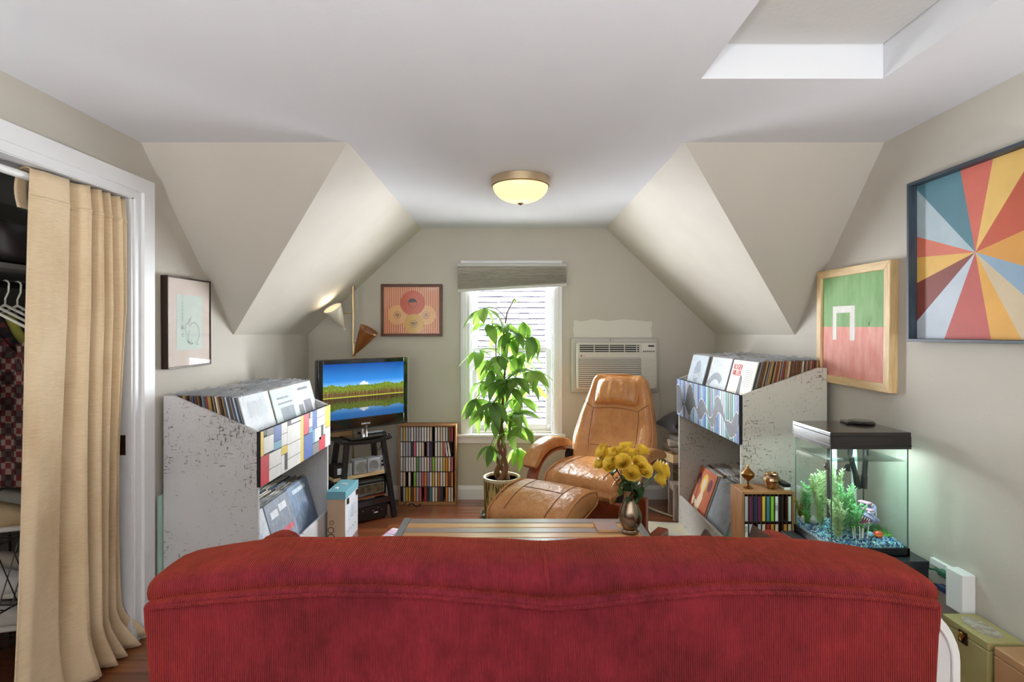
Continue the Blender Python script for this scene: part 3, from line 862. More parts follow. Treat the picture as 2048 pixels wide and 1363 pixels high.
fLL = fill(-1.66, -1.285, (2.829, 3.157, 3.485), .142, 1, 3, 17, (13, 17, 15), ww, 'lower bin of the colour block crate', True)
fUR = fill(1.672, 1.27, (3.10, 3.457, 3.815), .947, -1, 2, 15, (42, 30, 26), wr2, 'upper bin of the striped wave crate', True)
fLR = fill(1.66, 1.285, (3.10, 3.457, 3.815), .142, -1, 3, 20, (15, 17, 13), ww, 'lower bin of the striped wave crate', True)
def front_album(rec, s, label, base, art, plastic=True):
    """front record of a column with cover art on the side that faces out"""
    o0, x, yc, lean = rec
    T = thing('record_album', label, 'record', (x + s * .012, yc, o0.location.z))
    T.rotation_euler = (0, R(-s * lean), 0)
    jk = MB().bb(-.003, .003, -LP / 2, LP / 2, 0, LP).build('jacket', base, T)
    if art: art(jk, s)
    if plastic:
        def pf(u, v):
            return (s * (.006 + .004 * noise.noise(Vector((u * 5, v * 5, x * 9)))), -LP / 2 - .002 + (LP + .004) * u, .0 + (LP + .012) * v)
        MB().grid(pf, 14, 14).build('plastic_sleeve', M['front_plastic'], T, smooth=True, angle=180, recalc=False)
def sidepoly(m, pts, x, mi=0): m.add([(x, p[0], p[1]) for p in pts], [tuple(range(len(pts)))], mi)
def ell(cy_, cz_, ry, rz, n=24): return [(cy_ + ry * math.cos(2 * math.pi * k / n), cz_ + rz * math.sin(2 * math.pi * k / n)) for k in range(n)]
pale = pm('cover_pale', (206, 212, 216), .5, var=.08, vscale=8)
def art_lines(c, rows, y0=-.11, y1=.11):
    mat = pm('cover_print', c, .6)
    def f(jk, s):
        m = MB()
        for (z0, z1, a, b) in rows: m.add([(s * .0036, a, z0), (s * .0036, b, z0), (s * .0036, b, z1), (s * .0036, a, z1)], [(0, 1, 2, 3)])
        m.build('cover_print', mat, jk, recalc=False)
    return f
front_album(fUL[0], 1, 'white record sleeve in shiny clear plastic, front of the colour block crate', pale, art_lines((196, 204, 208), [(.2, .28, -.1, .1)]))
front_album(fUL[1], 1, 'pale green and grey record sleeve, upper middle of the colour block crate', pm('cover_mint', (196, 212, 206), .5, var=.1, vscale=7), art_lines((120, 132, 140), [(.25, .262, -.1, .06), (.1, .2, -.08, .1), (.22, .23, -.1, .1)]))
front_album(fUL[2], 1, 'pale grey record sleeve with dark pictures, upper far end of the colour block crate', pm('cover_grey', (204, 206, 206), .5, var=.1, vscale=9), art_lines((110, 108, 114), [(.27, .285, -.08, .08), (.08, .2, -.03, .09), (.08, .18, -.12, -.05)]))
front_album(fLL[0], 1, 'pale blue record sleeve, lower near end of the colour block crate', pale, art_lines((176, 190, 206), [(.05, .2, -.1, .08)]))
front_album(fLL[1], 1, 'blue-grey record sleeve with white lettering blocks and a red band, lower bin', pm('cover_slate', (128, 138, 154), .5, var=.2, vscale=8),
            lambda jk, s: (art_lines((224, 226, 230), [(.22, .26, -.11, -.02), (.235, .275, .0, .1)])(jk, s), art_lines((206, 70, 84), [(.10, .135, -.04, .12)])(jk, s)))
front_album(fLL[2], 1, 'blue record sleeve fading to dark, lower far end of the colour block crate', pm('cover_blue', (120, 150, 184), .5, c2=(60, 66, 92), vscale=4), art_lines((206, 220, 232), [(.26, .285, -.1, .1)]))
# right crate fronts
def art_roger(jk, s):
    ink = pm('cover_red_ink', (196, 74, 78), .6)
    for body, z in (('ROGER', .272), ('MILLER', .236)):
        link('title_lettering', text_mesh(body, .043, ink, .0003, bold=.0012, sx=.85), jk, (s * .0038, .075, z), (R(90), 0, R(-90)))
    m = MB()
    sidepoly(m, [(.02, .0), (.02, .22), (.008, .232), (-.012, .215), (-.02, .16), (-.028, .12), (-.06, .10), (-.075, .04), (-.06, 0)], s * .0036)
    sidepoly(m, [(.06, .09), (.1, .08), (.098, .05), (.06, .05)], s * .0036); sidepoly(m, [(.05, .03), (.09, .02), (.09, 0), (.04, 0)], s * .0036)
    sidepoly(m, [(.02, .12), (.07, .10), (.07, .09), (.02, .09)], s * .0036)
    m.build('figure_print', pm('cover_figure', (92, 92, 94), .6, var=.25, vscale=30), jk, recalc=False)
    m = MB()
    for k in range(9): m.add([(s * .0036, -.13, .262 - k * .011), (s * .0036, -.03 - .004 * (k % 3), .262 - k * .011), (s * .0036, -.03 - .004 * (k % 3), .2585 - k * .011), (s * .0036, -.13, .2585 - k * .011)], [(0, 1, 2, 3)])
    m.build('small_print', pm('cover_text_grey', (150, 146, 138), .6), jk, recalc=False)
front_album(fUR[0], -1, 'cream record sleeve with red title lettering, front of the wave crate', pm('cover_cream', (226, 218, 202), .5, var=.04), art_roger, False)
def art_arc(jk, s):
    m = MB(); vs = []; fs = []
    for k in range(17):
        a = R(30 + 100 * k / 16)
        for r_ in (.11, .155): vs.append((s * .0036, .0 + .02 + r_ * math.cos(a), .06 + r_ * math.sin(a)))
    for k in range(16): fs.append((2 * k, 2 * k + 1, 2 * k + 3, 2 * k + 2))
    m.add(vs, fs); m.build('arc_print', pm('cover_arc', (132, 140, 150), .6), jk, recalc=False)
front_album(fUR[1], -1, 'white record sleeve with a grey arc, upper middle of the wave crate', pale, art_arc)
def art_stereo(jk, s):
    m = MB(); sidepoly(m, ell(0, .2, .06, .075), s * .0036); m.build('portrait_print', pm('cover_blue_grey', (148, 158, 172), .6, var=.2, vscale=20), jk, recalc=False)
    link('title_lettering', text_mesh('STEREO', .05, pm('cover_white_ink', (236, 238, 240), .6), .0003, sx=.8), jk, (s * .0042, 0, .165), (R(90), R(-12), R(-90)))
front_album(fUR[2], -1, 'pale blue-grey record sleeve with white lettering, upper far end of the wave crate', pm('cover_ice', (196, 206, 216), .5, var=.08), art_stereo)
def art_orange(jk, s):
    m = MB(); sidepoly(m, ell(0, .215, .052, .068), s * .0037); m.build('yellow_hair_print', pm('cover_yellow', (232, 196, 74), .6), jk, recalc=False)
    m = MB(); sidepoly(m, [(.03, .24), (-.015, .26), (-.035, .22), (-.02, .17), (-.045, .12), (-.02, .0), (.05, .0), (.035, .10), (.01, .16), (.03, .19)], s * .0040)
    sidepoly(m, [(.12, .1), (.1, .22), (.112, .225), (.135, .1), (.1, .03), (.04, .06), (.045, .08)], s * .0040)
    m.build('figure_print', pm('cover_flesh', (236, 214, 178), .6), jk, recalc=False)
    m = MB()
    for yy in (.105, -.095): sidepoly(m, ell(yy, .225, .035, .045, 14), s * .0035)
    sidepoly(m, [(.09, .18), (.07, .0), (.055, 0), (.08, .18)], s * .0042)
    m.build('dark_motif', pm('cover_plum', (132, 60, 70), .6), jk, recalc=False)
front_album(fLR[2], -1, 'orange record sleeve with a yellow-haired painted figure, lower bin of wave crate', pm('cover_orange', (214, 122, 72), .5, c2=(196, 92, 60), vscale=6), art_orange, False)
front_album(fLR[1], -1, 'silver-grey record sleeve in plastic, lower bin of wave crate', pm('cover_silver', (176, 184, 190), .4, var=.15, vscale=5), None)
front_album(fLR[0], -1, 'green record sleeve, lower near end of the wave crate', pm('cover_green', (104, 150, 122), .5, var=.1), None)

# ------------------------------------------------------------------ CD racks and CDs
M['rack'] = woodmat('rack_wood', (138, 92, 54), (176, 126, 80), 'z', 5, .5)
M['rackdark'] = pm('rack_inner', (92, 54, 32), .6, var=.15)
M['rackh'] = woodmat('rack_wood_h', (138, 92, 54), (176, 126, 80), 'x', 5, .5)
cdc = {'white': (224, 222, 216), 'pale grey': (178, 180, 184), 'black': (30, 30, 32), 'yellow': (214, 178, 66), 'pink': (206, 96, 108), 'green': (98, 160, 96), 'red': (170, 46, 42),
       'lilac': (148, 128, 166), 'brown': (110, 66, 40), 'orange': (210, 136, 60), 'teal': (66, 130, 138), 'cream': (214, 198, 164), 'navy': (42, 46, 80), 'lime': (130, 196, 60), 'plum': (100, 40, 72)}
cdm = {}
side_m = pm('jewel_case', (52, 50, 50), .25)
for k, c in cdc.items():
    me = MB().bb(-.0052, .0052, 0, .142, 0, .125).mesh('cd_case', [pm('spine_' + k.replace(' ', '_'), c, .4), side_m])
    for p_ in me.polygons: p_.material_index = 0 if p_.normal.y < -.9 else 1
    cdm[k] = me
inkd = pm('spine_ink', (50, 48, 50), .5)
def rack(name, label, loc, w, h, depth, rows, slots, pitch, z0, rowh, rot=(0, 0, 0), top_over=0):
    T = thing(name, label, 'CD rack', loc); T.rotation_euler = rot
    t = .012
    for sx in (-1, 1): MB().bb(sx * w / 2, sx * (w / 2 - t), -depth, 0, 0, h).build('side', M['rack'], T, bevel=.001, seg=1)
    MB().bb(-w / 2 + t, w / 2 - t, -depth, 0, h - t, h).build('top', M['rackh'], T)
    MB().bb(-w / 2 + t, w / 2 - t, -depth, 0, 0, z0).build('bottom', M['rackh'], T)
    MB().bb(-w / 2 + t, w / 2 - t, -.008, 0, z0, h - t).build('back', M['rackdark'], T)
    sm = MB().bb(-w / 2 + t, w / 2 - t, -depth + .004, -.008, -.003, .003).mesh('shelf', pm('rack_shelf_dark', (36, 22, 14), .6))
    for r in range(1, rows): link('shelf', sm, T, (0, 0, z0 + r * rowh))
    dm = MB().bb(-.0016, .0016, -depth + .006, -.008, 0, rowh - .006).mesh('divider', M['rackdark'])
    for r in range(rows):
        for k in range(1, slots): link('divider', dm, T, (-w / 2 + t + k * pitch, 0, z0 + r * rowh + .003))
    return T
# rack by the window
RW, RH = .473, .655
rk = rack('cd_rack', 'tall wooden CD rack full of discs against wall below poster', (-.688, YB - .02, 0), RW, RH, .135, 5, 20, .0219, .022, .1235, rot=(0, 0, 0))
rows = [['pale grey', 'yellow', 'pale grey', 'pale grey', 'white', 'pale grey', 'pale grey', 'pale grey', 'white', 'white', 'white', 'cream', '', 'white', 'white', 'cream', 'white', 'pale grey', 'brown', 'red'],
        ['white', 'pale grey', 'pale grey', 'pale grey', 'navy', 'pink', 'white', 'white', 'cream', '', 'lilac', 'navy', '', 'white', 'white', 'cream', 'pink', 'white', 'white', ''],
        ['white', 'pale grey', 'white', 'white', 'white', 'white', 'green', 'pale grey', 'white', 'white', 'cream', 'lilac', 'lime', 'cream', 'white', 'white', 'yellow', 'orange', 'cream', 'pink'],
        ['white', 'cream', '', 'white', '', 'lime', 'pale grey', 'pale grey', 'pink', 'orange', 'lilac', 'white', 'yellow', 'white', 'orange', 'white', 'white', 'orange', 'brown', 'orange'],
        ['black', 'pale grey', 'yellow', 'yellow', 'brown', 'orange', 'pale grey', 'pink', '', 'red', 'black', 'teal', 'white', 'cream', 'brown', 'navy', '', 'orange', 'white', 'cream']]
ordn = ['top', 'second', 'middle', 'fourth', 'bottom']
for r, row in enumerate(rows):
    zz = .022 + (4 - r) * .1235 + .003
    for k, c in enumerate(row):
        if not c: continue
        x = -.688 - RW / 2 + .012 + (k + .5) * .0219
        o = link('cd_case', cdm[c], None, (x, YB - .02 - .13 + rnd.uniform(0, .004), zz))
        o.scale = (1.4, .82, .93)
        if r == 1 and k > 16: o.rotation_euler = (0, R(-8), 0); o.location.x += .004
        tag(o, '%s CD case on the %s shelf of the rack beside the window' % (c, ordn[r]), 'CD', '%s CDs, %s shelf of window rack' % (c, ordn[r]))
# small rack by the aquarium
rk2 = rack('cd_rack', 'small light wooden CD rack beside the aquarium with brass pots on top', (1.297, 2.865, 0), .264, .612, .145, 4, 11, .0218, .04, .140, rot=(0, 0, 0))
rows = [['pale grey', 'plum', 'navy', 'plum', 'yellow', 'teal', 'lime', 'white', 'black', '', 'white'],
        ['white', 'pale grey', '', 'pale grey', 'cream', 'red', 'orange', 'cream', '', 'orange', 'cream']]
for r, row in enumerate(rows):
    zz = .04 + (3 - r) * .140 + .003
    for k, c in enumerate(row):
        if not c: continue
        x = 1.297 - .132 + .012 + (k + .5) * .0218
        o = link('cd_case', cdm[c], None, (x, 2.865 - .141, zz)); o.scale = (1.35, .9, 1.0)
        tag(o, '%s CD case on the %s shelf of the rack by the aquarium' % (c, ['top', 'second'][r]), 'CD', '%s CDs, %s shelf of aquarium rack' % (c, ['top', 'second'][r]))
        if c == 'white' and r == 0 and k == 7:
            link('spine_lettering', text_mesh('1000 ?', .016, inkd, .0002), o, (0, -.0006, .07), (R(90), R(-90), 0))
        if r == 1 and k == 0:
            link('spine_lettering', text_mesh('WAR', .014, inkd, .0002), o, (0, -.0006, .10), (R(90), R(-90), 0))
# ------------------------------------------------------------------ sofa
def interp(tab, x):
    if x <= tab[0][0]: return tab[0][1]
    for a, b in zip(tab[:-1], tab[1:]):
        if x <= b[0]:
            q = (x - a[0]) / (b[0] - a[0]); return a[1] + (b[1] - a[1]) * q
    return tab[-1][1]
def sm_interp(tab, x):
    return sum(interp(tab, x + d) for d in (-.03, -.015, 0, .015, .03)) / 5
def corduroy(name, c_lo, c_hi, ribs=640):
    m, nt, b = newmat(name)
    v = coords(nt); n = noise_node(nt, v, 5.5, 6, .7)
    n2 = noise_node(nt, coords(nt, (1, 1, .35)), 26, 4, .6)
    f = nd(nt, 'ShaderNodeMath'); f.operation = 'MULTIPLY_ADD'
    nt.links.new(n2.outputs['Fac'], f.inputs[0]); f.inputs[1].default_value = .4; nt.links.new(n.outputs['Fac'], f.inputs[2])
    nt.links.new(ramp(nt, f.outputs[0], [(.50, rgb(*c_lo)), (.92, rgb(*c_hi))]), b.inputs['Base Color'])
    b.inputs['Roughness'].default_value = .85
    b.inputs['Specular IOR Level'].default_value = .2
    b.inputs['Sheen Weight'].default_value = .45; b.inputs['Sheen Tint'].default_value = rgb(255, 112, 36); b.inputs['Sheen Roughness'].default_value = .45
    w = nd(nt, 'ShaderNodeTexWave'); w.inputs['Scale'].default_value = 58; w.inputs['Distortion'].default_value = .3
    nt.links.new(coords(nt), w.inputs['Vector'])
    ad = nd(nt, 'ShaderNodeMath'); ad.operation = 'ADD'
    nt.links.new(w.outputs['Fac'], ad.inputs[0]); nt.links.new(n2.outputs['Fac'], ad.inputs[1])
    nt.links.new(bumpn(nt, ad.outputs[0], .8, .003), b.inputs['Normal'])
    return m
M['sofa'] = corduroy('red_corduroy', (86, 19, 32), (136, 36, 50))
SX, SY = .077, 1.40
S = thing('sofa', 'red corduroy two-seat sofa seen from behind', 'sofa', (SX, SY, 0))
topz = [(-1.02, 0.781), (-.985, 0.803), (-.94, 0.817), (-.86, 0.831), (-.735, 0.843), (-.66, 0.848), (-.45, 0.851), (-.2, 0.849), (-.06, 0.845), (0, 0.840), (.06, 0.844), (.25, 0.848), (.45, 0.851), (.65, 0.846), (.78, 0.836), (.88, 0.824), (.95, 0.810), (1.0, 0.785)]
seamz = [(-1.0, .742), (-.92, .757), (-.75, .776), (-.52, .792), (-.3, .788), (-.1, .770), (.02, .755), (.1, .762), (.25, .780), (.42, .796), (.6, .794), (.8, .780), (.93, .760), (1.0, .745)]
HWID = .945
def roll(x0, x1, e0, e1, name, inset=0):
    nu, nv = 44, 20
    m = MB(); vs = []; fs = []
    for i in range(nu + 1):
        u = i / nu; x = x0 + (x1 - x0) * u
        # rounded ends
        k = 1.0
        d0, d1 = (x - x0), (x1 - x)
        if e0: k = min(k, math.sqrt(max(0.0, 1 - (1 - min(1, d0 / e0)) ** 2)))
        if e1: k = min(k, math.sqrt(max(0.0, 1 - (1 - min(1, d1 / e1)) ** 2)))
        k = .90 + .10 * k if (e0 or e1) else 1
        zt, zs = sm_interp(topz, x), sm_interp(seamz, x) - .012
        zc, h = (zt + zs) / 2, (zt - zs) / 2
        for j in range(nv):
            a = 2 * math.pi * j / nv
            ca, sa = math.cos(a), math.sin(a)
            ry = .118 if ca < 0 else .105
            yy = math.copysign(abs(ca) ** .6, ca) * ry * (.9 + .1 * k)
            zz = math.copysign(abs(sa) ** .72, sa) * h * (1 if sa < 0 else k * .25 + .75)
            vs.append((x + .0, yy * k + .032, zc + zz + .004 * noise.noise(Vector((x * 6, yy * 9, 2)))))
    for i in range(nu):
        for j in range(nv): fs.append((i * nv + j, i * nv + (j + 1) % nv, (i + 1) * nv + (j + 1) % nv, (i + 1) * nv + j))
    fs.append(tuple(range(nv))); fs.append(tuple(range(nu * nv, nu * nv + nv)))
    m.add(vs, fs)
    return m.build(name, M['sofa'], S, smooth=True, angle=60)
roll(-.972, .004, .04, 0, 'back_roll'); roll(.004, .974, 0, .04, 'back_roll')
# outside back panel
def backfn(x, y, z):
    t = (z + .36) / .72                 # 0 bottom .. 1 top
    xx = x * (.955 + .045 * t)
    if z > .3: z = z + (sm_interp(seamz, x) - .79)
    return (xx, y + .006 * noise.noise(Vector((x * 2.5, z * 3, 5))) - .008 * math.cos(x * 1.2), z)
MB().rbox(1.935, .20, .745, .014, (30, 3, 14), backfn, (0, .003, .4275)).build('outside_back', M['sofa'], S, smooth=True, angle=70)
pts = [(x / 40.0 * .945, -.105 - .004 * math.cos(x / 40 * 1.2), sm_interp(seamz, x / 40.0 * .93) - .004) for x in range(-40, 41)]
MB().tube(pts, .0045, 8).build('welt', M['sofa'], S, smooth=True)
pts = [(.004 + .012 * (k / 14), 0.015 - .138 * math.cos(R(-5 + 100 * k / 14 - 90 + 85)), 0) for k in range(15)]
wpts = []
for k in range(15):
    a = R(80 + 105 * k / 14)
    ca, sa = math.cos(a), math.sin(a)
    zt, zs = sm_interp(topz, 0), sm_interp(seamz, 0) - .012
    wpts.append((.004 + .010 * k / 14, math.copysign(abs(ca) ** .6, ca) * .120 + .032, (zt + zs) / 2 + math.copysign(abs(sa) ** .72, sa) * ((zt - zs) / 2 + .002)))
MB().tube(wpts, .0045, 8).build('welt', M['sofa'], S, smooth=True)
for sx in (-1, 1):
    # corner welts down the back panel
    MB().tube([(sx * (.955 - .04 * (1 - t)), -.088, .08 + .66 * t) for t in [k / 8 for k in range(9)]], .006, 8).build('welt', M['sofa'], S, smooth=True)
    # arms: rolled top on a padded side
    xa = .86 if sx > 0 else -.895
    def armfn(x, y, z): return (x + .01 * noise.noise(Vector((x * 4, y * 4, z * 4))), y, z)
    MB().rbox(.17, .56, .50, .05, (3, 8, 6), armfn, (xa, .27, .34)).build('arm', M['sofa'], S, smooth=True, angle=70)
    MB().tube([(xa, .10, .628), (xa, .49, .628), (xa, .55, .625), (xa, .565, .621)], [.082, .082, .076, .05], 18).build('arm_roll', M['sofa'], S, smooth=True)
    MB().rbox(.76, .40, .17, .05, (8, 6, 3), lambda x, y, z: (x, y, z + .02 * (1 - (x / .4) ** 2)), (sx * .385, .40, .345)).build('seat_cushion', M['sofa'], S, smooth=True, angle=70)
MB().rbox(1.66, .50, .24, .03, (10, 6, 3), None, (0, .33, .20)).build('seat_base', M['sofa'], S, smooth=True, angle=70)
MB().rbox(1.66, .14, .30, .05, (10, 2, 4), None, (0, .17, .58)).build('inside_back', M['sofa'], S, smooth=True, angle=70)
for sx in (-.84, .84):
    for yy in (-.04, .50):
        MB().lathe([(.03, 0), (.035, .04), (.03, .09)], 12, (sx, yy, 0)).build('foot', M['rackdark'], S, smooth=True)
# brown throw pillows leaning inside the sofa
M['brown_pillow'] = pm('brown_velvet', (70, 50, 36), .9, var=.2, vscale=20)
def pillow_mesh(w, h, t, ears=.25):
    def fn(x, y, z):
        a, c = x / (w / 2), z / (h / 2)
        e = max(0, 1 - abs(a) ** 2.5) * max(0, 1 - abs(c) ** 2.5)
        pinch = 1 - .10 * (1 - abs(a)) * abs(c) ** 2
        return (x * (1 - .08 * (1 - c * c) * abs(a)), y * (.12 + 1.0 * e ** .55), z * (1 - .08 * (1 - a * a) * abs(c)))
    return MB().rbox(w, t, h, .004, (12, 2, 12), fn)
o = pillow_mesh(.28, .28, .11).build('throw_pillow', M['brown_pillow'], None, smooth=True, angle=80)
o.location = (.632, 1.71, .585); o.rotation_euler = (R(-14), R(45), 0); tag(o, 'brown velvet pillow standing on its corner on the sofa seat', 'pillow')
o = pillow_mesh(.26, .26, .10).build('throw_pillow', M['brown_pillow'], None, smooth=True, angle=80)
o.location = (.86, 1.76, .60); o.rotation_euler = (R(-20), R(28), R(-12)); tag(o, 'brown velvet pillow leaning on the sofa arm near the aquarium', 'pillow')

# ------------------------------------------------------------------ coffee table
T = thing('coffee_table', 'low slatted coffee table of alternating grey and honey planks', 'table', (.053, 2.475, 0))
pl_h = [woodmat('honey_plank_%d' % i, a, b, 'x', 3, .3, .3, 18) for i, (a, b) in enumerate([((192, 140, 84), (224, 176, 118)), ((178, 124, 74), (212, 164, 108))])]
pl_g = [woodmat('grey_plank_%d' % i, a, b, 'x', 3, .32, .3, 18) for i, (a, b) in enumerate([((118, 108, 104), (160, 148, 144)), ((128, 112, 104), (172, 156, 148))])]
pm_ = [MB().bb(-.572, .572, -.0295, .0295, -.022, 0).mesh('plank', mm) for mm in pl_h + pl_g]
for k in range(10):
    me = pm_[(k // 2) % 2 + (2 if k % 2 == 0 else 0)]
    o = link('plank', me, T, (0, .295 - k * .0655, .45), bevel=.002, seg=1)
fm = pm('table_frame_grey', (138, 140, 138), .35, .3, var=.1)
for sx in (-1, 1): MB().bb(sx * .6075, sx * .574, -.33, .33, .41, .452).build('end_rail', fm, T, bevel=.002, seg=1)
for yy in (-.30, .30): MB().bb(-.574, .574, yy - .02, yy + .02, .37, .425).build('apron', fm, T)
for sx in (-.57, .57):
    for yy in (-.30, .30): MB().bb(sx - .025, sx + .025, yy - .025, yy + .025, 0, .41).build('leg', fm, T)
o = thing('coaster', 'square printed tile coaster on the slatted table', 'coaster', (.472, 2.66, .4505), R(4))
MB().bb(-.055, .055, -.055, .055, 0, .012).build('tile', pm('coaster_edge', (214, 170, 120), .5), o, bevel=.001, seg=1)
MB().bb(-.053, .053, -.053, .053, .012, .0128).build('printed_face', pm('coaster_print', (204, 130, 120), .4, c2=(150, 160, 160), vscale=45), o)

# ------------------------------------------------------------------ vase and roses
VX, VY, VZ = .573, 2.60, .4505
V = thing('vase', 'tarnished silver vase holding yellow roses', 'vase', (VX, VY, VZ))
prof = [(.036, 0), (.040, .003), (.041, .011), (.036, .015), (.033, .020), (.042, .035), (.052, .055), (.0556, .073), (.054, .092), (.047, .115), (.038, .138), (.031, .158), (.029, .168), (.031, .185), (.0365, .208), (.034, .208), (.028, .185), (.026, .168)]
MB().lathe(prof, 40).build('body', pm('aged_silver', (176, 160, 142), .24, 1.0, c2=(112, 84, 60), vscale=14, bump=.05, bscale=20), V, smooth=True, angle=50)
# rose bloom mesh
def bloom(seed):
    r2 = random.Random(seed); m = MB()
    rings = [(4, .006, .006, 80), (5, .011, .012, 74), (6, .017, .016, 66), (7, .023, .020, 58), (8, .029, .022, 46), (9, .036, .022, 28)]
    for (n, rad, wd, up) in rings:
        ph = r2.uniform(0, 6)
        for k in range(n):
            a = ph + 2 * math.pi * k / n + r2.uniform(-.15, .15)
            ln = .020 + rad * .75
            vs = []
            for j in range(4):
                t = j / 3
                for i in range(5):
                    q = -1 + i / 2
                    w_ = (wd * 1.15) * math.sin(math.pi * (.18 + .62 * t)) ** .8
                    rr = rad * (.25 + .75 * t ** .6) * (1 - .16 * q * q) + (.004 if t == 1 else 0)
                    ang = a + q * w_ / max(rad, .009) * 1.1
                    zz = ln * (math.sin(R(up)) * t) + .010 * t - .003 * q * q - (.005 if (t == 1 and up < 40) else 0) + r2.uniform(-.001, .001)
                    vs.append((rr * math.cos(ang), rr * math.sin(ang), zz))
            fs = [(j * 5 + i, j * 5 + i + 1, j * 5 + i + 6, j * 5 + i + 5) for j in range(3) for i in range(4)]
            m.add(vs, fs)
    return m
def leafmat(name, c, c2, tl=.45, tc_=(170, 205, 70)):
    m = bpy.data.materials.new(name); m.use_nodes = True
    nt = m.node_tree; b = nt.nodes['Principled BSDF']; out = nt.nodes['Material Output']
    n = noise_node(nt, coords(nt), 14, 3)
    col = ramp(nt, n.outputs['Fac'], [(.3, rgb(*c)), (.7, rgb(*c2))])
    nt.links.new(col, b.inputs['Base Color']); b.inputs['Roughness'].default_value = .38
    t = nd(nt, 'ShaderNodeBsdfTranslucent'); mx = nd(nt, 'ShaderNodeMixShader'); mx.inputs[0].default_value = tl
    br = mixc(nt, .5, col, rgb(*tc_))
    nt.links.new(br, t.inputs[0]); nt.links.new(b.outputs[0], mx.inputs[1]); nt.links.new(t.outputs[0], mx.inputs[2])
    nt.links.new(mx.outputs[0], out.inputs[0])
    return m
petal = leafmat('yellow_petal', (250, 216, 70), (255, 234, 120), .4, (255, 226, 90))
blooms = [bloom(s_).mesh('bloom', petal, True, 180, False) for s_ in (1, 2, 3)]
rose_leaf = leafmat('rose_leaf', (34, 66, 34), (52, 92, 46), .2)
M['stem'] = pm('rose_stem', (70, 92, 52), .6)
def leaf_mesh(L_, W_, droop, fold=.25, n=7, tip=1.0):
    m = MB(); vs = []; fs = []
    for j in range(n + 1):
        t = j / n
        w_ = W_ / 2 * (math.sin(math.pi * t ** .8) ** .85 if 0 < t < 1 else 0.02)
        a = droop * t * t
        x = L_ * (t - .12 * droop * t ** 3); z = -L_ * .5 * a * t ** .3
        for q in (-1, -.5, 0, .5, 1):
            vs.append((x, q * w_, z + abs(q) * w_ * fold + .002 * math.sin(t * 12 + q * 3)))
    for j in range(n):
        for i in range(4): fs.append((j * 5 + i, j * 5 + i + 1, j * 5 + i + 6, j * 5 + i + 5))
    m.add(vs, fs); return m
rl_mesh = leaf_mesh(.05, .032, .5, .2, 6).mesh('leaf', rose_leaf, True, 180, False)
rl_big = leaf_mesh(.062, .044, .7, .2, 6).mesh('leaf', rose_leaf, True, 180, False)
spots = [(-.109, .386), (-.070, .378), (-.124, .335), (-.081, .339), (-.040, .354), (-.004, .389), (.010, .361), (.059, .380), (-.008, .305), (.044, .320), (.027, .344), (.112, .329), (.145, .301), (.127, .264), (-.023, .376), (-.055, .33)]
r3 = random.Random(5)
places = ['leaning far out over the armchair seat', 'drooping beside the wave crate']
for i, (dx, dz) in enumerate(spots):
    dy = r3.uniform(-.05, .05) if i not in (8, 9) else -.06
    if i in (5, 14, 7): dy = .05
    T = thing('rose', '', 'rose', (VX, VY, VZ))
    low = dx > .1
    tag(T, 'yellow rose drooping out of the silver vase to one side' if low else 'yellow rose in the bouquet in the silver vase', 'rose', 'drooping yellow roses' if low else 'yellow roses in the vase')
    hx, hy, hz = dx, dy, dz - .012
    bo = link('bloom', blooms[i % 3], T, (hx, hy, hz))
    d = Vector((dx * 1.2, dy * 1.2 - .035, .085 if not low else .02))
    bo.rotation_euler = d.to_track_quat('Z', 'Y').to_euler(); sc = r3.uniform(.95, 1.2); bo.scale = (sc, sc, sc)
    bx, by = r3.uniform(-.018, .018), r3.uniform(-.015, .015)
    pts = []
    for k in range(8):
        t = k / 7
        pts.append((bx * (1 - t) * (.5 if t < .3 else 1) + hx * t ** 1.5, by * (1 - t) + hy * t ** 1.5, .10 + (hz - .10) * (t ** .85)))
    MB().tube(pts, .0022, 6).build('stem', M['stem'], T, smooth=True)
    for k in range(2):
        t = r3.uniform(.45, .75)
        j = int(t * 7); p = Vector(pts[j])
        lo = link('leaf', rl_big if k else rl_mesh, T, p)
        ang = r3.uniform(0, 6.28)
        lo.rotation_euler = (r3.uniform(-.4, .4), r3.uniform(.0, .9), ang)
# two long leaves hanging over the rim
for (x, z, rz, ry, mat_) in ((-.04, .222, R(205), R(35), None), (.04, .235, R(-20), R(55), None), (.06, .215, R(-30), R(65), None)):
    pass

# ------------------------------------------------------------------ recliner and ottoman
def leather(name, c, c2):
    m, nt, b = newmat(name)
    n = noise_node(nt, coords(nt), 7, 5, .6)
    nt.links.new(ramp(nt, n.outputs['Fac'], [(.32, rgb(*c)), (.7, rgb(*c2))]), b.inputs['Base Color'])
    b.inputs['Roughness'].default_value = .32; b.inputs['Specular IOR Level'].default_value = .6
    n3 = noise_node(nt, coords(nt, (1.6, 1, .8)), 8, 4, .5); n2 = noise_node(nt, coords(nt), 220, 2, .5)
    ad = nd(nt, 'ShaderNodeMath'); ad.operation = 'MULTIPLY_ADD'; nt.links.new(n2.outputs['Fac'], ad.inputs[0]); ad.inputs[1].default_value = .04
    nt.links.new(n3.outputs['Fac'], ad.inputs[2])
    nt.links.new(bumpn(nt, ad.outputs[0], .8, .025), b.inputs['Normal'])
    return m
M['leather'] = leather('tan_leather', (178, 116, 62), (204, 146, 88))
M['seam'] = pm('leather_seam', (112, 66, 34), .5)
M['piping'] = pm('leather_piping', (196, 132, 76), .4)
M['cherry'] = woodmat('cherry_wood', (112, 46, 22), (158, 74, 38), 'z', 4, .35, .3, 10)
RC = thing('recliner', 'tan leather reclining armchair with headrest and cherry wood frame', 'armchair', (.575, 3.72, 0), R(-35))
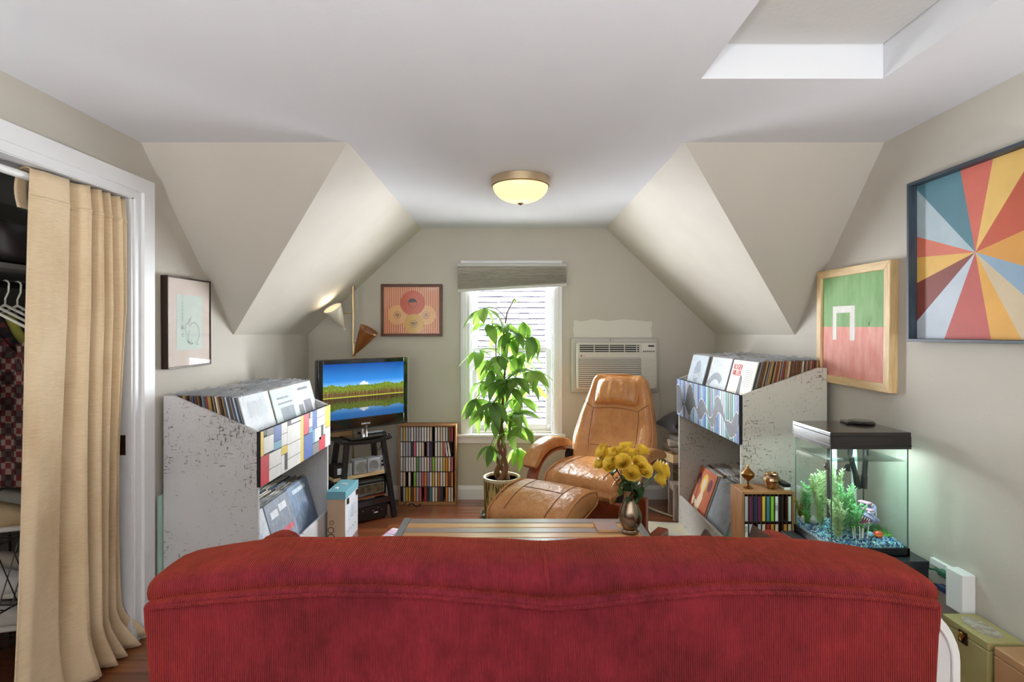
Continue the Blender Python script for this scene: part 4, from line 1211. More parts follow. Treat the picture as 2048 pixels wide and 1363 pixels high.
def seatfn(x, y, z):
    t = max(0, (-y - .05) / .24)
    side = 1 - (abs(x) / .29) ** 3
    return (x * (1 - .03 * t), y - (.03 if z < 0 else 0) * t, z + .015 * side * (z > 0) - .045 * t * t + .012 * math.sin((y + .1) * 4) - .05 * max(0, y) * 2 * .6)
MB().rbox(.55, .52, .12, .05, (12, 14, 3), seatfn, (0, 0, .435)).build('seat_cushion', M['leather'], RC, smooth=True, angle=80)
def seat_pt(x, y):
    q = seatfn(x, y, .060); return (q[0], q[1], q[2] + .4362)
for sx in (-.17, .17): MB().tube([seat_pt(sx, -.215 + .42 * k / 14) for k in range(15)], .0022, 6).build('seam', M['seam'], RC, smooth=True)
def prof_loop(fn, x, hy, hz, r, c, n=40):
    """piping loop round the side of a cushion at local x"""
    pts = []
    for k in range(n):
        a = 2 * math.pi * k / n
        ca, sa = math.cos(a), math.sin(a)
        yy = (hy - r) * max(-1, min(1, ca * 1.6)) + r * ca
        zz = (hz - r) * max(-1, min(1, sa * 1.6)) + r * sa
        q = fn(x, yy, zz); pts.append((q[0] + c[0], q[1] + c[1], q[2] + c[2]))
    return pts
for sx in (-.252, .252): MB().tube(prof_loop(seatfn, sx, .262, .0625, .05, (0, 0, .435)), .0055, 6, closed=True).build('piping', M['piping'], RC, smooth=True)
# backrest
BH = .74
def wprof(t):      # half width factor up the back
    if t < .32: return .86 + .14 * (t / .32)
    return 1.0 - .36 * ((t - .32) / .68) ** 1.25
def backf(x, y, z):
    t = (z + BH / 2) / BH
    w_ = wprof(t)
    ax = abs(x) / .315
    bolster = .035 * max(0, min(1, (ax - .55) / .3)) * (1 - max(0, t - .62) * 2.2 if t > .62 else 1) if y < 0 else 0
    hollow = .012 * math.sin(min(1, t / .7) * math.pi) * (1 - ax * ax) if y < 0 else 0
    yy = y - max(0, bolster) + hollow
    curve = .05 * math.sin(t * math.pi) - .05 * max(0, t - .7)
    X = x * w_; Y = yy + curve; Z = z
    a = R(-20)
    return (X, Y * math.cos(a) - Z * math.sin(a), Y * math.sin(a) + Z * math.cos(a))
BC = (0, .345, .735)
MB().rbox(.63, .14, BH, .06, (16, 3, 18), backf, BC).build('backrest', M['leather'], RC, smooth=True, angle=80)
def back_pt(x, t, off=.0):
    q = backf(x, -.0705 - off, t * BH - BH / 2); return (q[0] + BC[0], q[1] + BC[1], q[2] + BC[2])
def seam(name, pts, r=.0024, mat=None): MB().tube(pts, r, 6).build(name, mat or M['seam'], RC, smooth=True)
for sx in (-1, 1):
    seam('seam', [back_pt(sx * (.165 + .045 * (k / 16)), .06 + .58 * k / 16) for k in range(17)])
    seam('seam', [back_pt(sx * (.21 + .10 * k / 8), .64 + (.06 * (k / 8))) for k in range(9)])
seam('seam', [back_pt(-.21 + .42 * k / 16, .64 + .02 * math.sin(math.pi * k / 16)) for k in range(17)])
seam('seam', [back_pt(-.175 + .35 * k / 16, .27 - .0 * k) for k in range(17)])
loop = []
for k in range(60):
    a = 2 * math.pi * k / 60; ca, sa = math.cos(a), math.sin(a)
    x_ = .255 * max(-1, min(1, ca * 1.35)) + .058 * ca; z_ = .31 * max(-1, min(1, sa * 1.35)) + .06 * sa
    q = backf(x_, -.035, z_); loop.append((q[0] + BC[0], q[1] + BC[1], q[2] + BC[2]))
MB().tube(loop, .0055, 6, closed=True).build('piping', M['piping'], RC, smooth=True)
# head pillow
def hpf(x, y, z):
    e = max(0, 1 - (abs(x) / .165) ** 3) * max(0, 1 - (abs(z) / .1) ** 3)
    wr = .004 * math.sin(x * 70 + 14 * z * x * 4) * max(0, e) if y < 0 else 0
    return (x * (1 - .12 * max(0, z) / .1 * .5), y * (.4 + .75 * e ** .5) + wr, z - .02 * (x / .17) ** 2)
MB().rbox(.335, .09, .195, .035, (22, 3, 12), hpf, (0, .377, .985), M=Matrix.Rotation(R(-16), 3, 'X')).build('head_pillow', M['leather'], RC, smooth=True, angle=80)
hl = []
for k in range(48):
    a = 2 * math.pi * k / 48; ca, sa = math.cos(a), math.sin(a)
    q = hpf(.132 * max(-1, min(1, ca * 1.35)) + .035 * ca, -.012, .063 * max(-1, min(1, sa * 1.35)) + .034 * sa)
    v_ = Matrix.Rotation(R(-16), 3, 'X') @ Vector(q); hl.append((v_.x, v_.y + .377, v_.z + .985))
MB().tube(hl, .004, 6, closed=True).build('piping', M['piping'], RC, smooth=True)
# arms
def sweep_rect(pts, w_, h_, name, mat, parent, r=.01, x=0):
    """rounded strip following (y,z) points, width along x"""
    m = MB(); vs = []; fs = []; N = len(pts); n = 12
    for i, p in enumerate(pts):
        a, b = Vector(pts[max(i - 1, 0)]), Vector(pts[min(i + 1, N - 1)])
        t = (b - a).normalized(); nn = Vector((-t.y, t.x))
        hh_ = h_[i] if isinstance(h_, list) else h_
        ww_ = w_[i] if isinstance(w_, list) else w_
        for k in range(n):
            an = 2 * math.pi * k / n; ca, sa = math.cos(an), math.sin(an)
            lx = math.copysign(abs(ca) ** .45, ca) * ww_ / 2; lh = math.copysign(abs(sa) ** .45, sa) * hh_ / 2
            vs.append((x + lx, p[0] + nn.x * lh, p[1] + nn.y * lh))
    for i in range(N - 1):
        for k in range(n): fs.append((i * n + k, i * n + (k + 1) % n, (i + 1) * n + (k + 1) % n, (i + 1) * n + k))
    fs.append(tuple(range(n))); fs.append(tuple(range((N - 1) * n, N * n)))
    m.add(vs, fs); return m.build(name, mat, parent, smooth=True, angle=50)
def bez(P, n=20):
    out = []
    for i in range(n + 1):
        t = i / n; q = [Vector(p) for p in P]
        while len(q) > 1: q = [a.lerp(b, t) for a, b in zip(q[:-1], q[1:])]
        out.append((q[0].x, q[0].y))
    return out
for sx in (-1, 1):
    X = sx * .365
    pad = bez([(.24, .575), (.05, .64), (-.16, .64), (-.26, .49)], 20)
    hs = [.05 + .03 * math.sin(math.pi * (k / 20)) ** .6 for k in range(21)]; hs[0] = .03; hs[-1] = .04
    sweep_rect(pad, [.118] * 20 + [.10], hs, 'arm_pad', M['leather'], RC, x=X)
    sweep_rect(bez([(.22, .535), (.04, .59), (-.15, .59), (-.27, .46), (-.31, .36), (-.28, .22), (-.12, .06), (.08, .045)], 26), .085, .022, 'bentwood_arm', M['cherry'], RC, x=X)
    MB().bb(X - .04, X + .04, -.30, .34, 0, .05).build('runner', M['cherry'], RC, bevel=.012, seg=3)
MB().grid(lambda u, v: (-.335 + .67 * u, -.235 - .03 * math.sin(math.pi * u) + .10 * (1 - v), .16 + .19 * v), 16, 6).build('front_apron', M['cherry'], RC, smooth=True, angle=180, solid=.02)
MB().bb(-.33, .33, .10, .15, .02, .30).build('rear_stretcher', M['cherry'], RC, bevel=.008)
MB().bb(-.26, .26, -.2, .24, .26, .37).build('seat_pan', pm('dark_underside', (26, 20, 18), .8), RC, bevel=.01)
for sx in (-1, 1): MB().lathe([(.045, -.02), (.045, .02)], 18, (sx * .30, .20, .50), M=Matrix.Rotation(R(90), 3, 'Y')).build('pivot_knob', M['black'], RC, smooth=True)
# ottoman
OT = thing('ottoman', 'tan leather footstool in front of the recliner', 'footstool', (.19, 3.19, 0), R(-35))
def otf(x, y, z):
    b_ = .045 * (1 - (y / .24) ** 2) * (1 if z > 0 else .35)
    zz = z * (1 - .25 * max(0, y) / .24) + b_ - .01 * (x / .27) ** 2
    a = R(13)
    Y, Z = y, zz
    return (x, Y * math.cos(a) - Z * math.sin(a), Y * math.sin(a) + Z * math.cos(a))
OC = (0, 0, .385)
MB().rbox(.52, .45, .115, .05, (14, 14, 3), otf, OC).build('cushion', M['leather'], OT, smooth=True, angle=80)
for sx in (-.246, .246): MB().tube(prof_loop(otf, sx, .225, .0585, .05, OC), .0055, 6, closed=True).build('piping', M['piping'], OT, smooth=True)
def ot_pt(x, y):
    q = otf(x, y, .0585); return (q[0] + OC[0], q[1] + OC[1], q[2] + OC[2])
for sx in (-.135, .135): MB().tube([ot_pt(sx, -.2 + .4 * k / 16) for k in range(17)], .0024, 6).build('seam', M['seam'], OT, smooth=True)
MB().tube([ot_pt(-.135 + .27 * k / 10, .02) for k in range(11)], .0024, 6).build('seam', M['seam'], OT, smooth=True)
for sx in (-1, 1):
    sweep_rect(bez([(.17, .30), (.12, .14), (-.02, .12), (-.06, .26)], 14), .05, .02, 'support', M['cherry'], OT, x=sx * .18)
    MB().bb(sx * .18 - .03, sx * .18 + .03, -.2, .2, 0, .03).build('runner', M['cherry'], OT, bevel=.008)
    sweep_rect([(.05, .03), (.05, .16)], .05, .05, 'post', M['cherry'], OT, x=sx * .18)

# ------------------------------------------------------------------ money tree
PX, PY = -.07, 4.13
m, nt, b = newmat('bark_glaze')
n1 = noise_node(nt, coords(nt, (9, 9, 1.1)), 6, 5, .7)
nt.links.new(ramp(nt, n1.outputs['Fac'], [(.46, rgb(44, 36, 22)), (.54, rgb(196, 172, 98))]), b.inputs['Base Color'])
b.inputs['Roughness'].default_value = .4; nt.links.new(bumpn(nt, n1.outputs['Fac'], .3, .004), b.inputs['Normal'])
PT = thing('plant_pot', 'bark-patterned yellow and black pot with a pale rim', 'plant pot', (PX, PY, 0))
MB().lathe([(.128, .035), (.134, .04), (.140, .30), (.140, .302), (.125, .302), (.122, .27), (.118, .06)], 36).build('pot_body', m, PT, smooth=True)
MB().lathe([(.1405, .295), (.143, .30), (.143, .314), (.139, .318), (.128, .318), (.125, .31), (.125, .295)], 36).build('rim', pm('cream_glaze', (206, 196, 160), .35), PT, smooth=True)
MB().lathe([(.001, .285), (.05, .288), (.126, .283)], 24, caps=False).build('soil', pm('potting_soil', (28, 22, 20), .95, bump=.8, bscale=60), PT, recalc=False)
o = MB().lathe([(.12, .0), (.150, .003), (.162, .032), (.165, .040), (.158, .040), (.150, .014), (.12, .010), (.001, .010)], 36).build('plant_saucer', pm('saucer_olive', (88, 86, 66), .45), None, smooth=True, loc=(PX, PY, 0))
tag(o, 'dark olive round saucer under the bark-patterned pot', 'saucer')
TR = thing('money_tree', 'tall green money tree with braided stems in front of the window', 'plant', (PX, PY, .285))
M['trunk'] = pm('trunk_bark', (122, 84, 56), .75, var=.25, vscale=30, stretch=(1, 1, .3), bump=.3, bscale=40)
for k in range(3):
    pts = []; rs = []
    for j in range(16):
        t = j / 15; a = k * 2.094 + t * 7.5
        rr = .034 * (1 - t) ** .7 + .008
        pts.append((rr * math.cos(a) - .005 * t, rr * math.sin(a), t * .42)); rs.append(.016 * (1 - t) ** 1.5 + .0085)
    MB().tube(pts, rs, 9).build('trunk', M['trunk'], TR, smooth=True)
axis = [(-.005, .40), (.002, .50), (.010, .62), (.016, .73), (.028, .90), (.010, 1.09), (.040, 1.28), (.095, 1.385)]
MB().tube([(x, .0 + .012 * math.sin(i * 1.7), z) for i, (x, z) in enumerate(axis)], [.011, .010, .009, .008, .007, .006, .005, .003], 8).build('trunk', M['trunk'], TR, smooth=True)
MB().tube([(.0, .01, .36), (-.02, .02, .6), (-.04, .0, .85), (-.05, .02, 1.1)], [.009, .008, .006, .003], 7).build('trunk', M['trunk'], TR, smooth=True)
lg = [leafmat('tree_leaf_%d' % i, a, b_, tl) for i, (a, b_, tl) in enumerate([((84, 130, 66), (112, 156, 84), .55), ((66, 108, 56), (94, 138, 74), .5), ((122, 166, 88), (152, 190, 108), .6)])]
leafs = [[leaf_mesh(.185, .072, dr, .22, 8).mesh('leaf', mm, True, 180, False) for dr in (.35, .8, 1.25)] for mm in lg]
HS = 1.15
hubs = [(-.118, 1.591, 0), (.143, 1.497, 0), (-.094, 1.473, 1), (.054, 1.349, 1), (.113, 1.384, 1), (-.064, 1.124, 0), (.196, 1.13, 0), (-.123, 1.03, 0), (-.035, 1.041, 1), (.013, 1.065, 1), (.072, .793, 1), (-.058, .899, 1), (.113, .805, 1),
        (.095, 1.077, 1), (.200, 1.384, 1), (-.177, .911, 0), (.024, .911, 1), (.172, 1.006, 1), (-.07, .58, 1), (.107, .515, 2), (.048, .663, 2), (-.15, 1.278, 1), (.20, 1.1, 0), (.001, 1.479, 1), (-.02, 1.24, 0), (.09, 1.22, 1), (.16, 1.25, 1), (-.10, 1.20, 1), (.05, 1.00, 1), (-.12, .82, 0), (.14, .90, 1), (.06, 1.42, 1), (-.03, .78, 1), (.15, .70, 1)]
r4 = random.Random(21)
def axis_at(z):
    zz = z - .285
    for a, b_ in zip(axis[:-1], axis[1:]):
        if a[1] <= zz <= b_[1]:
            q = (zz - a[1]) / (b_[1] - a[1]); return a[0] + (b_[0] - a[0]) * q
    return axis[-1][0] if zz > axis[-1][1] else axis[0][0]
M['petiole'] = pm('petiole', (96, 122, 66), .6)
for i, (hx, hz, kind) in enumerate(hubs):
    hy = r4.uniform(-.16, .10)
    z0 = hz - .285 - .07 + (-.05 if hz < .7 else 0)
    p0 = Vector((axis_at(hz - .07), 0, max(.34, z0))); hx *= HS; p1 = Vector((hx, hy, hz - .285))
    pts = [p0.lerp(p1, t) + Vector((0, 0, .045 * math.sin(math.pi * t))) for t in (0, .25, .5, .75, 1)]
    MB().tube(pts, [.0035, .003, .0028, .0025, .0025], 6).build('petiole', M['petiole'], TR, smooth=True)
    n = r4.choice((5, 6, 6, 7)); ph = r4.uniform(0, 6.28)
    tilt = Matrix.Rotation(r4.uniform(-.3, .3), 4, 'X') @ Matrix.Rotation(r4.uniform(-.25, .25), 4, 'Y')
    for k in range(n):
        mi = 2 if kind == 2 else r4.choice((0, 0, 1, 2 if kind == 0 else 1))
        lo = link('leaf', r4.choice(leafs[mi]), TR, p1)
        a = ph + 2 * math.pi * k / n + r4.uniform(-.2, .2)
        Mx = Matrix.Rotation(a, 4, 'Z') @ tilt @ Matrix.Rotation(r4.uniform(.05, .75), 4, 'Y') @ Matrix.Rotation(r4.uniform(-.3, .3), 4, 'X')
        lo.rotation_euler = Mx.to_euler()
        sc = r4.uniform(.85, 1.25) * (.8 if hz < .7 else 1)
        lo.scale = (sc, sc, sc)
tipmesh = leaf_mesh(.045, .016, 1.0, .3, 5).mesh('leaf', lg[1], True, 180, False)
for k in range(5):
    lo = link('leaf', tipmesh, TR, (.098, 0, 1.388)); lo.rotation_euler = (0, R(35), k * 1.257)
# ------------------------------------------------------------------ bar stool, television and the hi-fi under it
SA = R(40)
ST = thing('bar_stool', 'black wooden saddle stool carrying the television', 'stool', (-1.148, 4.115, 0), SA)
blackwood = pm('black_stained_wood', (26, 24, 25), .35, var=.3, vscale=20, coat=.3)
def seatg(x, y, z): return (x, y, z + .018 * (x / .2) ** 2)
MB().rbox(.40, .27, .035, .01, (12, 4, 1), seatg, (0, 0, .602)).build('seat', blackwood, ST, smooth=True, angle=60)
for sx in (-1, 1):
    for sy in (-1, 1):
        MB().bar((sx * .145, sy * .085, .60), (sx * .215, sy * .135, .0), .036, .036).build('leg', blackwood, ST, bevel=.003)
for sy in (-1, 1):
    MB().bar((-.195, sy * .122, .145), (.195, sy * .122, .145), .02, .04).build('stretcher', blackwood, ST)
for sx in (-1, 1):
    MB().bar((sx * .175, -.105, .31), (sx * .175, .105, .31), .02, .035).build('stretcher', blackwood, ST)
    MB().bar((sx * .20, -.12, .11), (sx * .20, .12, .11), .02, .04).build('stretcher', blackwood, ST)
u_ = Vector((math.cos(SA), math.sin(SA), 0)); v_ = Vector((-math.sin(SA), math.cos(SA), 0)); c_ = Vector((-1.148, 4.115, 0))
def stl(a, b, z): p = c_ + u_ * a + v_ * b; return (p.x, p.y, z)
# board and speakers on the side stretchers
o = MB().bb(-.235, .19, -.07, .07, 0, .022).build('wooden_board', pine, None, bevel=.002, loc=stl(0, 0, .3285), rot=(0, 0, SA)); tag(o, 'pale wooden board resting on the stool rungs', 'board')
silver = pm('silver_plastic', (196, 198, 202), .35, .3)
for k, a in enumerate((-.02, .085)):
    T = thing('small_speaker', 'small square silver speaker on the board under the television', 'speaker', stl(a, -.01, .351), SA, 'silver speakers under the television')
    MB().bb(-.05, .05, -.045, .045, 0, .105).build('cabinet', silver, T, bevel=.008)
    MB().lathe([(.04, 0), (.041, .004), (.035, .006), (.033, .002), (.02, -.002), (.002, .001)], 28, (0, -.0455, .052), M=Matrix.Rotation(R(90), 3, 'X')).build('grille', pm('speaker_grille', (160, 164, 160), .5, .4), T, smooth=True)
T = thing('speaker_dock', 'silver panel beside the small speakers with dark controls', 'speaker', stl(.165, -.01, .351), SA)
MB().bb(-.026, .026, -.03, .03, 0, .105).build('cabinet', silver, T, bevel=.004)
for z in (.04, .07): MB().bb(-.012, .012, -.0325, -.0295, z - .008, z + .008).build('control', M['black'], T)
T = thing('remote_box', 'dark brown carton on the board end under the television', 'box', stl(-.185, -.01, .351), SA)
MB().bb(-.045, .045, -.05, .05, 0, .09).build('carton', pm('dark_carton', (44, 30, 26), .6), T, bevel=.002)
MB().bb(-.02, .015, -.0508, -.05, .025, .07).build('printed_mark', M['white'], T)
T = thing('silver_case', 'thin silver case standing beside the dark carton', 'case', stl(-.112, -.01, .351), SA)
MB().bb(-.022, .022, -.045, .045, 0, .095).build('case_body', silver, T, bevel=.003); MB().bb(-.0005, .0005, -.0455, -.044, .002, .093).build('lid_gap', M['black'], T)
# retro radio on the lower stretchers
T = thing('radio', 'black table radio with rounded corners and a bronze strip', 'radio', stl(.035, -.02, .168), SA)
MB().rbox(.27, .17, .142, .025, (6, 4, 4), None, (0, 0, .0725)).build('case', M['blackgloss'], T, smooth=True)
MB().bb(-.125, .125, -.0875, -.083, .008, .02).build('bronze_strip', pm('bronze_strip', (150, 90, 50), .35, .6), T)
fr_ = MB()
for (x0, x1, z0, z1) in ((-.10, .11, .105, .112), (-.10, .11, .035, .042), (-.10, -.093, .035, .112), (.103, .11, .035, .112)): fr_.bb(x0, x1, -.09, -.083, z0, z1)
fr_.build('dial_frame', pm('radio_grey', (120, 124, 128), .3, .5), T, bevel=.002)
MB().bb(-.093, .103, -.0865, -.083, .042, .105).build('dial', pm('radio_dial', (52, 50, 46), .2, c2=(110, 96, 70), vscale=30), T)
T = thing('amplifier', 'black amplifier box on the floor under the radio', 'amplifier', stl(.03, -.02, .012), SA)
MB().bb(-.13, .14, -.09, .09, .0, .10).build('case', M['black'], T, bevel=.004)
for (x, z) in ((-.10, .07), (-.06, .075), (.06, .08), (.09, .06), (.02, .065)): MB().lathe([(.004, 0), (.004, .004)], 10, (x, -.09, z), M=Matrix.Rotation(R(90), 3, 'X')).build('knob', M['chrome'], T)
link('brand_script', text_mesh('Marshall', .017, M['white'], .0003), T, (.045, -.0912, .05), (R(90), 0, 0)) if False else MB().bb(.03, .06, -.0908, -.09, .042, .052).build('name_plate', M['white'], T)
for sx in (-.11, .12):
    for sy in (-.07, .07): MB().lathe([(.012, -.012), (.010, 0)], 10, (sx, sy, 0)).build('foot', M['dark'], T)
# things on the stool seat
T = thing('media_player', 'small black and silver media player on the stool under the screen', 'media player', stl(.08, -.03, .633), SA)
MB().bb(-.09, .09, -.06, .06, 0, .024).build('case', M['black'], T, bevel=.003); MB().bb(-.06, .07, -.05, .04, .024, .03).build('top_plate', silver, T, bevel=.001, seg=1)
T = thing('cardboard_box', 'flat brown cardboard box on the stool behind the screen stand', 'box', stl(-.13, .06, .638), SA)
MB().bb(-.075, .075, -.04, .04, 0, .045).build('carton', pm('cardboard', (190, 148, 100), .8), T, bevel=.002); MB().bb(-.075, .075, -.006, .006, .0445, .0456).build('tape', pm('carton_tape', (206, 176, 130), .4), T)
o = MB().tube([(.02 * math.cos(a * .5) , .01 * math.sin(a), -.03 - .045 * (.5 - .5 * math.cos(a))) for a in [k * .45 for k in range(30)]], .002, 6).build('cable', M['black'], None, smooth=True, loc=stl(.12, -.06, .585)); tag(o, 'looped black cable hanging under the stool seat', 'cable')
o = MB().tube([(-.88 + .13 * t + .02 * math.sin(t * 9), 4.42 + .06 * math.sin(t * 7), .006 + .03 * max(0, math.sin(t * 12)) ** 2) for t in [k / 30 for k in range(31)]], .004, 6).build('cable', M['black'], None, smooth=True); tag(o, 'black cable coiled on the floor between stool and CD rack', 'cable')

# television
TVA = R(44)
TV = thing('television', 'black flat television showing a forest lake', 'television', (-1.105, 4.06, .634), TVA)
TVW, TVH, TVZ = .745, .525, .062
m = MB(); m.bb(-TVW / 2, TVW / 2, -.02, .03, TVZ, TVZ + TVH); m.build('cabinet', M['blackgloss'], TV, bevel=.012, seg=3)
MB().rbox(.62, .07, .36, .03, (4, 2, 4), None, (0, .05, TVZ + .24)).build('rear_housing', M['black'], TV, smooth=True)
SCW, SCH, SCZ = .665, .402, TVZ + .290
m = MB(); iw, ih = SCW / 2, SCH / 2
x0, x1, z0, z1 = -TVW / 2 + .004, TVW / 2 - .004, TVZ + .004, TVZ + TVH - .004
for bx_ in ((x0, -iw, z0, z1), (iw, x1, z0, z1), (-iw, iw, SCZ + ih, z1), (-iw, iw, z0, SCZ - ih)): m.bb(bx_[0], bx_[1], -.027, -.019, bx_[2], bx_[3])
m.build('bezel', M['blackgloss'], TV, bevel=.003)
def tvmat():
    m = bpy.data.materials.new('lake_screen'); m.use_nodes = True
    nt = m.node_tree; b = nt.nodes['Principled BSDF']
    tc = nd(nt, 'ShaderNodeTexCoord'); sp = nd(nt, 'ShaderNodeSeparateXYZ'); nt.links.new(tc.outputs['Object'], sp.inputs[0])
    def mth(op, a, b_=None, c=None):
        n = nd(nt, 'ShaderNodeMath'); n.operation = op
        for i, v in enumerate((a, b_, c)):
            if v is None: continue
            if hasattr(v, 'is_output'): nt.links.new(v, n.inputs[i])
            else: n.inputs[i].default_value = v
        return n.outputs[0]
    X, Z = sp.outputs['X'], sp.outputs['Z']
    shore = -.043
    dz = mth('SUBTRACT', Z, shore); az = mth('ABSOLUTE', dz)
    below = mth('LESS_THAN', dz, 0)
    def cvec(xs, zs):
        cb = nd(nt, 'ShaderNodeCombineXYZ'); nt.links.new(mth('MULTIPLY', X, xs), cb.inputs[0]); nt.links.new(mth('MULTIPLY', az, zs), cb.inputs[2]); return cb.outputs[0]
    n1 = noise_node(nt, cvec(70, 0), 1, 4, .75); n0 = noise_node(nt, cvec(9, 0), 1, 2, .5)
    tree_h = mth('ADD', mth('MULTIPLY', n1.outputs['Fac'], .045), mth('ADD', mth('MULTIPLY', n0.outputs['Fac'], .07), .028))
    is_tree = mth('LESS_THAN', az, tree_h)
    rel = mth('DIVIDE', az, tree_h)
    nt1 = noise_node(nt, cvec(130, 60), 1, 4, .8)
    foliage = ramp(nt, nt1.outputs['Fac'], [(.3, rgb(38, 52, 14)), (.5, rgb(100, 122, 34)), (.7, rgb(158, 172, 62))])
    trunks = ramp(nt, noise_node(nt, cvec(190, 12), 1, 3, .7).outputs['Fac'], [(.35, rgb(40, 26, 12)), (.55, rgb(108, 82, 46)), (.7, rgb(160, 132, 84))])
    tree = mixc(nt, ramp(nt, rel, [(.30, (0, 0, 0, 1)), (.65, (1, 1, 1, 1))]), trunks, foliage)
    skyc = ramp(nt, mth('MULTIPLY', az, 4.2), [(.25, rgb(130, 190, 232)), (.5, rgb(44, 124, 200)), (1, rgb(0, 66, 140))])
    cl = nd(nt, 'ShaderNodeCombineXYZ'); nt.links.new(mth('MULTIPLY', mth('SUBTRACT', X, -.01), 22), cl.inputs[0]); nt.links.new(mth('MULTIPLY', mth('SUBTRACT', az, .088), 38), cl.inputs[2])
    ln_ = nd(nt, 'ShaderNodeVectorMath'); ln_.operation = 'LENGTH'; nt.links.new(cl.outputs[0], ln_.inputs[0])
    cn = noise_node(nt, cvec(50, 70), 1, 4, .6)
    cf = ramp(nt, mth('SUBTRACT', mth('ADD', cn.outputs['Fac'], .45), mth('MULTIPLY', ln_.outputs['Value'], .55)), [(.45, (0, 0, 0, 1)), (.65, (1, 1, 1, 1))])
    sky = mixc(nt, cf, skyc, rgb(226, 232, 240))
    pic = mixc(nt, is_tree, sky, tree)
    dark = mixc(nt, .55, pic, rgb(4, 10, 12))
    pic2 = mixc(nt, below, pic, dark)
    grass = mth('LESS_THAN', mth('ABSOLUTE', mth('SUBTRACT', dz, .001)), .0035)
    fin = mixc(nt, grass, pic2, rgb(168, 176, 60))
    b.inputs['Base Color'].default_value = (.01, .01, .01, 1); b.inputs['Roughness'].default_value = .12
    nt.links.new(fin, b.inputs['Emission Color']); b.inputs['Emission Strength'].default_value = .85
    return m
MB().bb(-iw, iw, -.004, 0, -ih, ih).build('screen', tvmat(), TV, loc=(0, -.0195, SCZ))
link('brand_lettering', text_mesh('SAMSUNG', .016, pm('logo_silver', (210, 210, 214), .3, emit=(200, 200, 205), estr=0.0), .0004, bold=.0004), TV, (0, -.0275, TVZ + .040), (R(90), 0, 0))
MB().tube([(-TVW / 2 + .01, -.026, TVZ + .015), (0, -.031, TVZ + .007), (TVW / 2 - .01, -.026, TVZ + .015)], .004, 8).build('chin_highlight_strip', pm('smoked_strip', (60, 62, 66), .1, .6), TV, smooth=True)
MB().lathe([(.028, .012), (.026, .05), (.03, .09)], 20).build('neck', M['chrome'], TV, smooth=True)
MB().rbox(.30, .19, .014, .006, (6, 4, 1), None, (0, 0.0, .007)).build('stand_base', M['blackgloss'], TV, smooth=True)

# ------------------------------------------------------------------ pole lamp
LP_ = thing('floor_lamp', 'brass pole lamp with a lit white cone and a brown cone shade', 'lamp', (-1.276, 4.36, 0))
gold = pm('pale_brass', (200, 178, 140), .3, 1.0)
MB().tube([(0, 0, .02), (0, 0, 1.788)], .0095, 14).build('pole', gold, LP_, smooth=True)
MB().lathe([(.13, 0), (.13, .012), (.03, .022), (.012, .05)], 28).build('base', gold, LP_, smooth=True)
def cone_shade(base, direction, length, r1, mat, name, lit):
    q = Vector(direction).normalized().to_track_quat('Z', 'Y').to_matrix()
    prof = [(.006, -.028), (.010, -.022), (.006, -.014), (.006, 0), (.012, .012), (.018, .03)] + [(.018 + (r1 - .018) * (k / 8) ** .85, .03 + (length - .03) * k / 8) for k in range(1, 9)]
    m = MB(); m.lathe(prof, 28, base, M=q, caps=False)
    # slanted mouth: shear the last rings
    s_ = m.build(name, mat, LP_, smooth=True, solid=.003)
    m = MB(); c = Vector(base) + q @ Vector((0, 0, length * .62)); m.ball(c, .028, 16, 10)
    bulb = m.build('bulb', pm('bulb_lit', (255, 246, 220), .3, emit=(255, 238, 200), estr=3) if lit else M['white'], LP_, smooth=True)
    return c
whiteshade = pm('white_enamel', (226, 218, 200), .35)
brownshade = woodmat('brown_enamel', (110, 62, 26), (142, 86, 38), 'z', 4, .35, .2, 3)
c1 = cone_shade((-.062, -.045, 1.455), (-.40, -.55, 1.0), .185, .072, whiteshade, 'white_shade', True)
c2 = cone_shade((.033, -.05, 1.25), (.62, -.12, 1.0), .225, .078, brownshade, 'brown_shade', False)
MB().tube([(0, 0, 1.575), (-.05, -.03, 1.57), (-.085, -.065, 1.55)], .005, 8).build('arm', gold, LP_, smooth=True)
MB().tube([(0, 0, 1.335), (.045, -.03, 1.335), (.075, -.055, 1.33)], .005, 8).build('arm', gold, LP_, smooth=True)
sl = bpy.data.lights.new('shade_bulb', 'SPOT'); sl.energy = .8; sl.color = (1, .87, .66); sl.spot_size = R(150); sl.spot_blend = 1.0; sl.shadow_soft_size = .03
so = bpy.data.objects.new('shade_bulb', sl); C.objects.link(so); so.parent = LP_
so.location = c1 + Vector((-.40, -.55, 1.0)).normalized() * .05
so.rotation_euler = (-Vector((-.40, -.55, 1.0))).to_track_quat('Z', 'Y').to_euler()

# ------------------------------------------------------------------ teal-lidded box, mint board, cloth
T = thing('storage_box', 'white and tan box with teal lid beside the record crate', 'box', (-1.163, 3.74, 0))
MB().bb(-.060, .060, -.148, .148, 0, .335).build('body', [pm('box_tan', (196, 166, 138), .7, var=.05), pm('box_white', (214, 216, 222), .6)], T)
bo = T.children[0]
for p_ in bo.data.polygons: p_.material_index = 1 if abs(p_.normal.x) > .9 else 0
ld = MB().bb(-.064, .064, -.152, .152, .305, .357).build('lid', pm('teal_paint', (112, 166, 178), .5), T, bevel=.002)
MB().bb(-.03, -.012, -.09, -.055, .357, .362).build('lid_tag', M['white'], ld); MB().bb(-.02, .02, .02, .032, .357, .364).build('lid_tag', M['white'], ld)
for yy in (-.10, .11): MB().bb(.0642, .070, yy - .012, yy + .012, .262, .30).build('clasp', pm('bronze_clasp', (96, 66, 48), .4, .8), T, bevel=.002)
m = MB(); rr4 = random.Random(4)
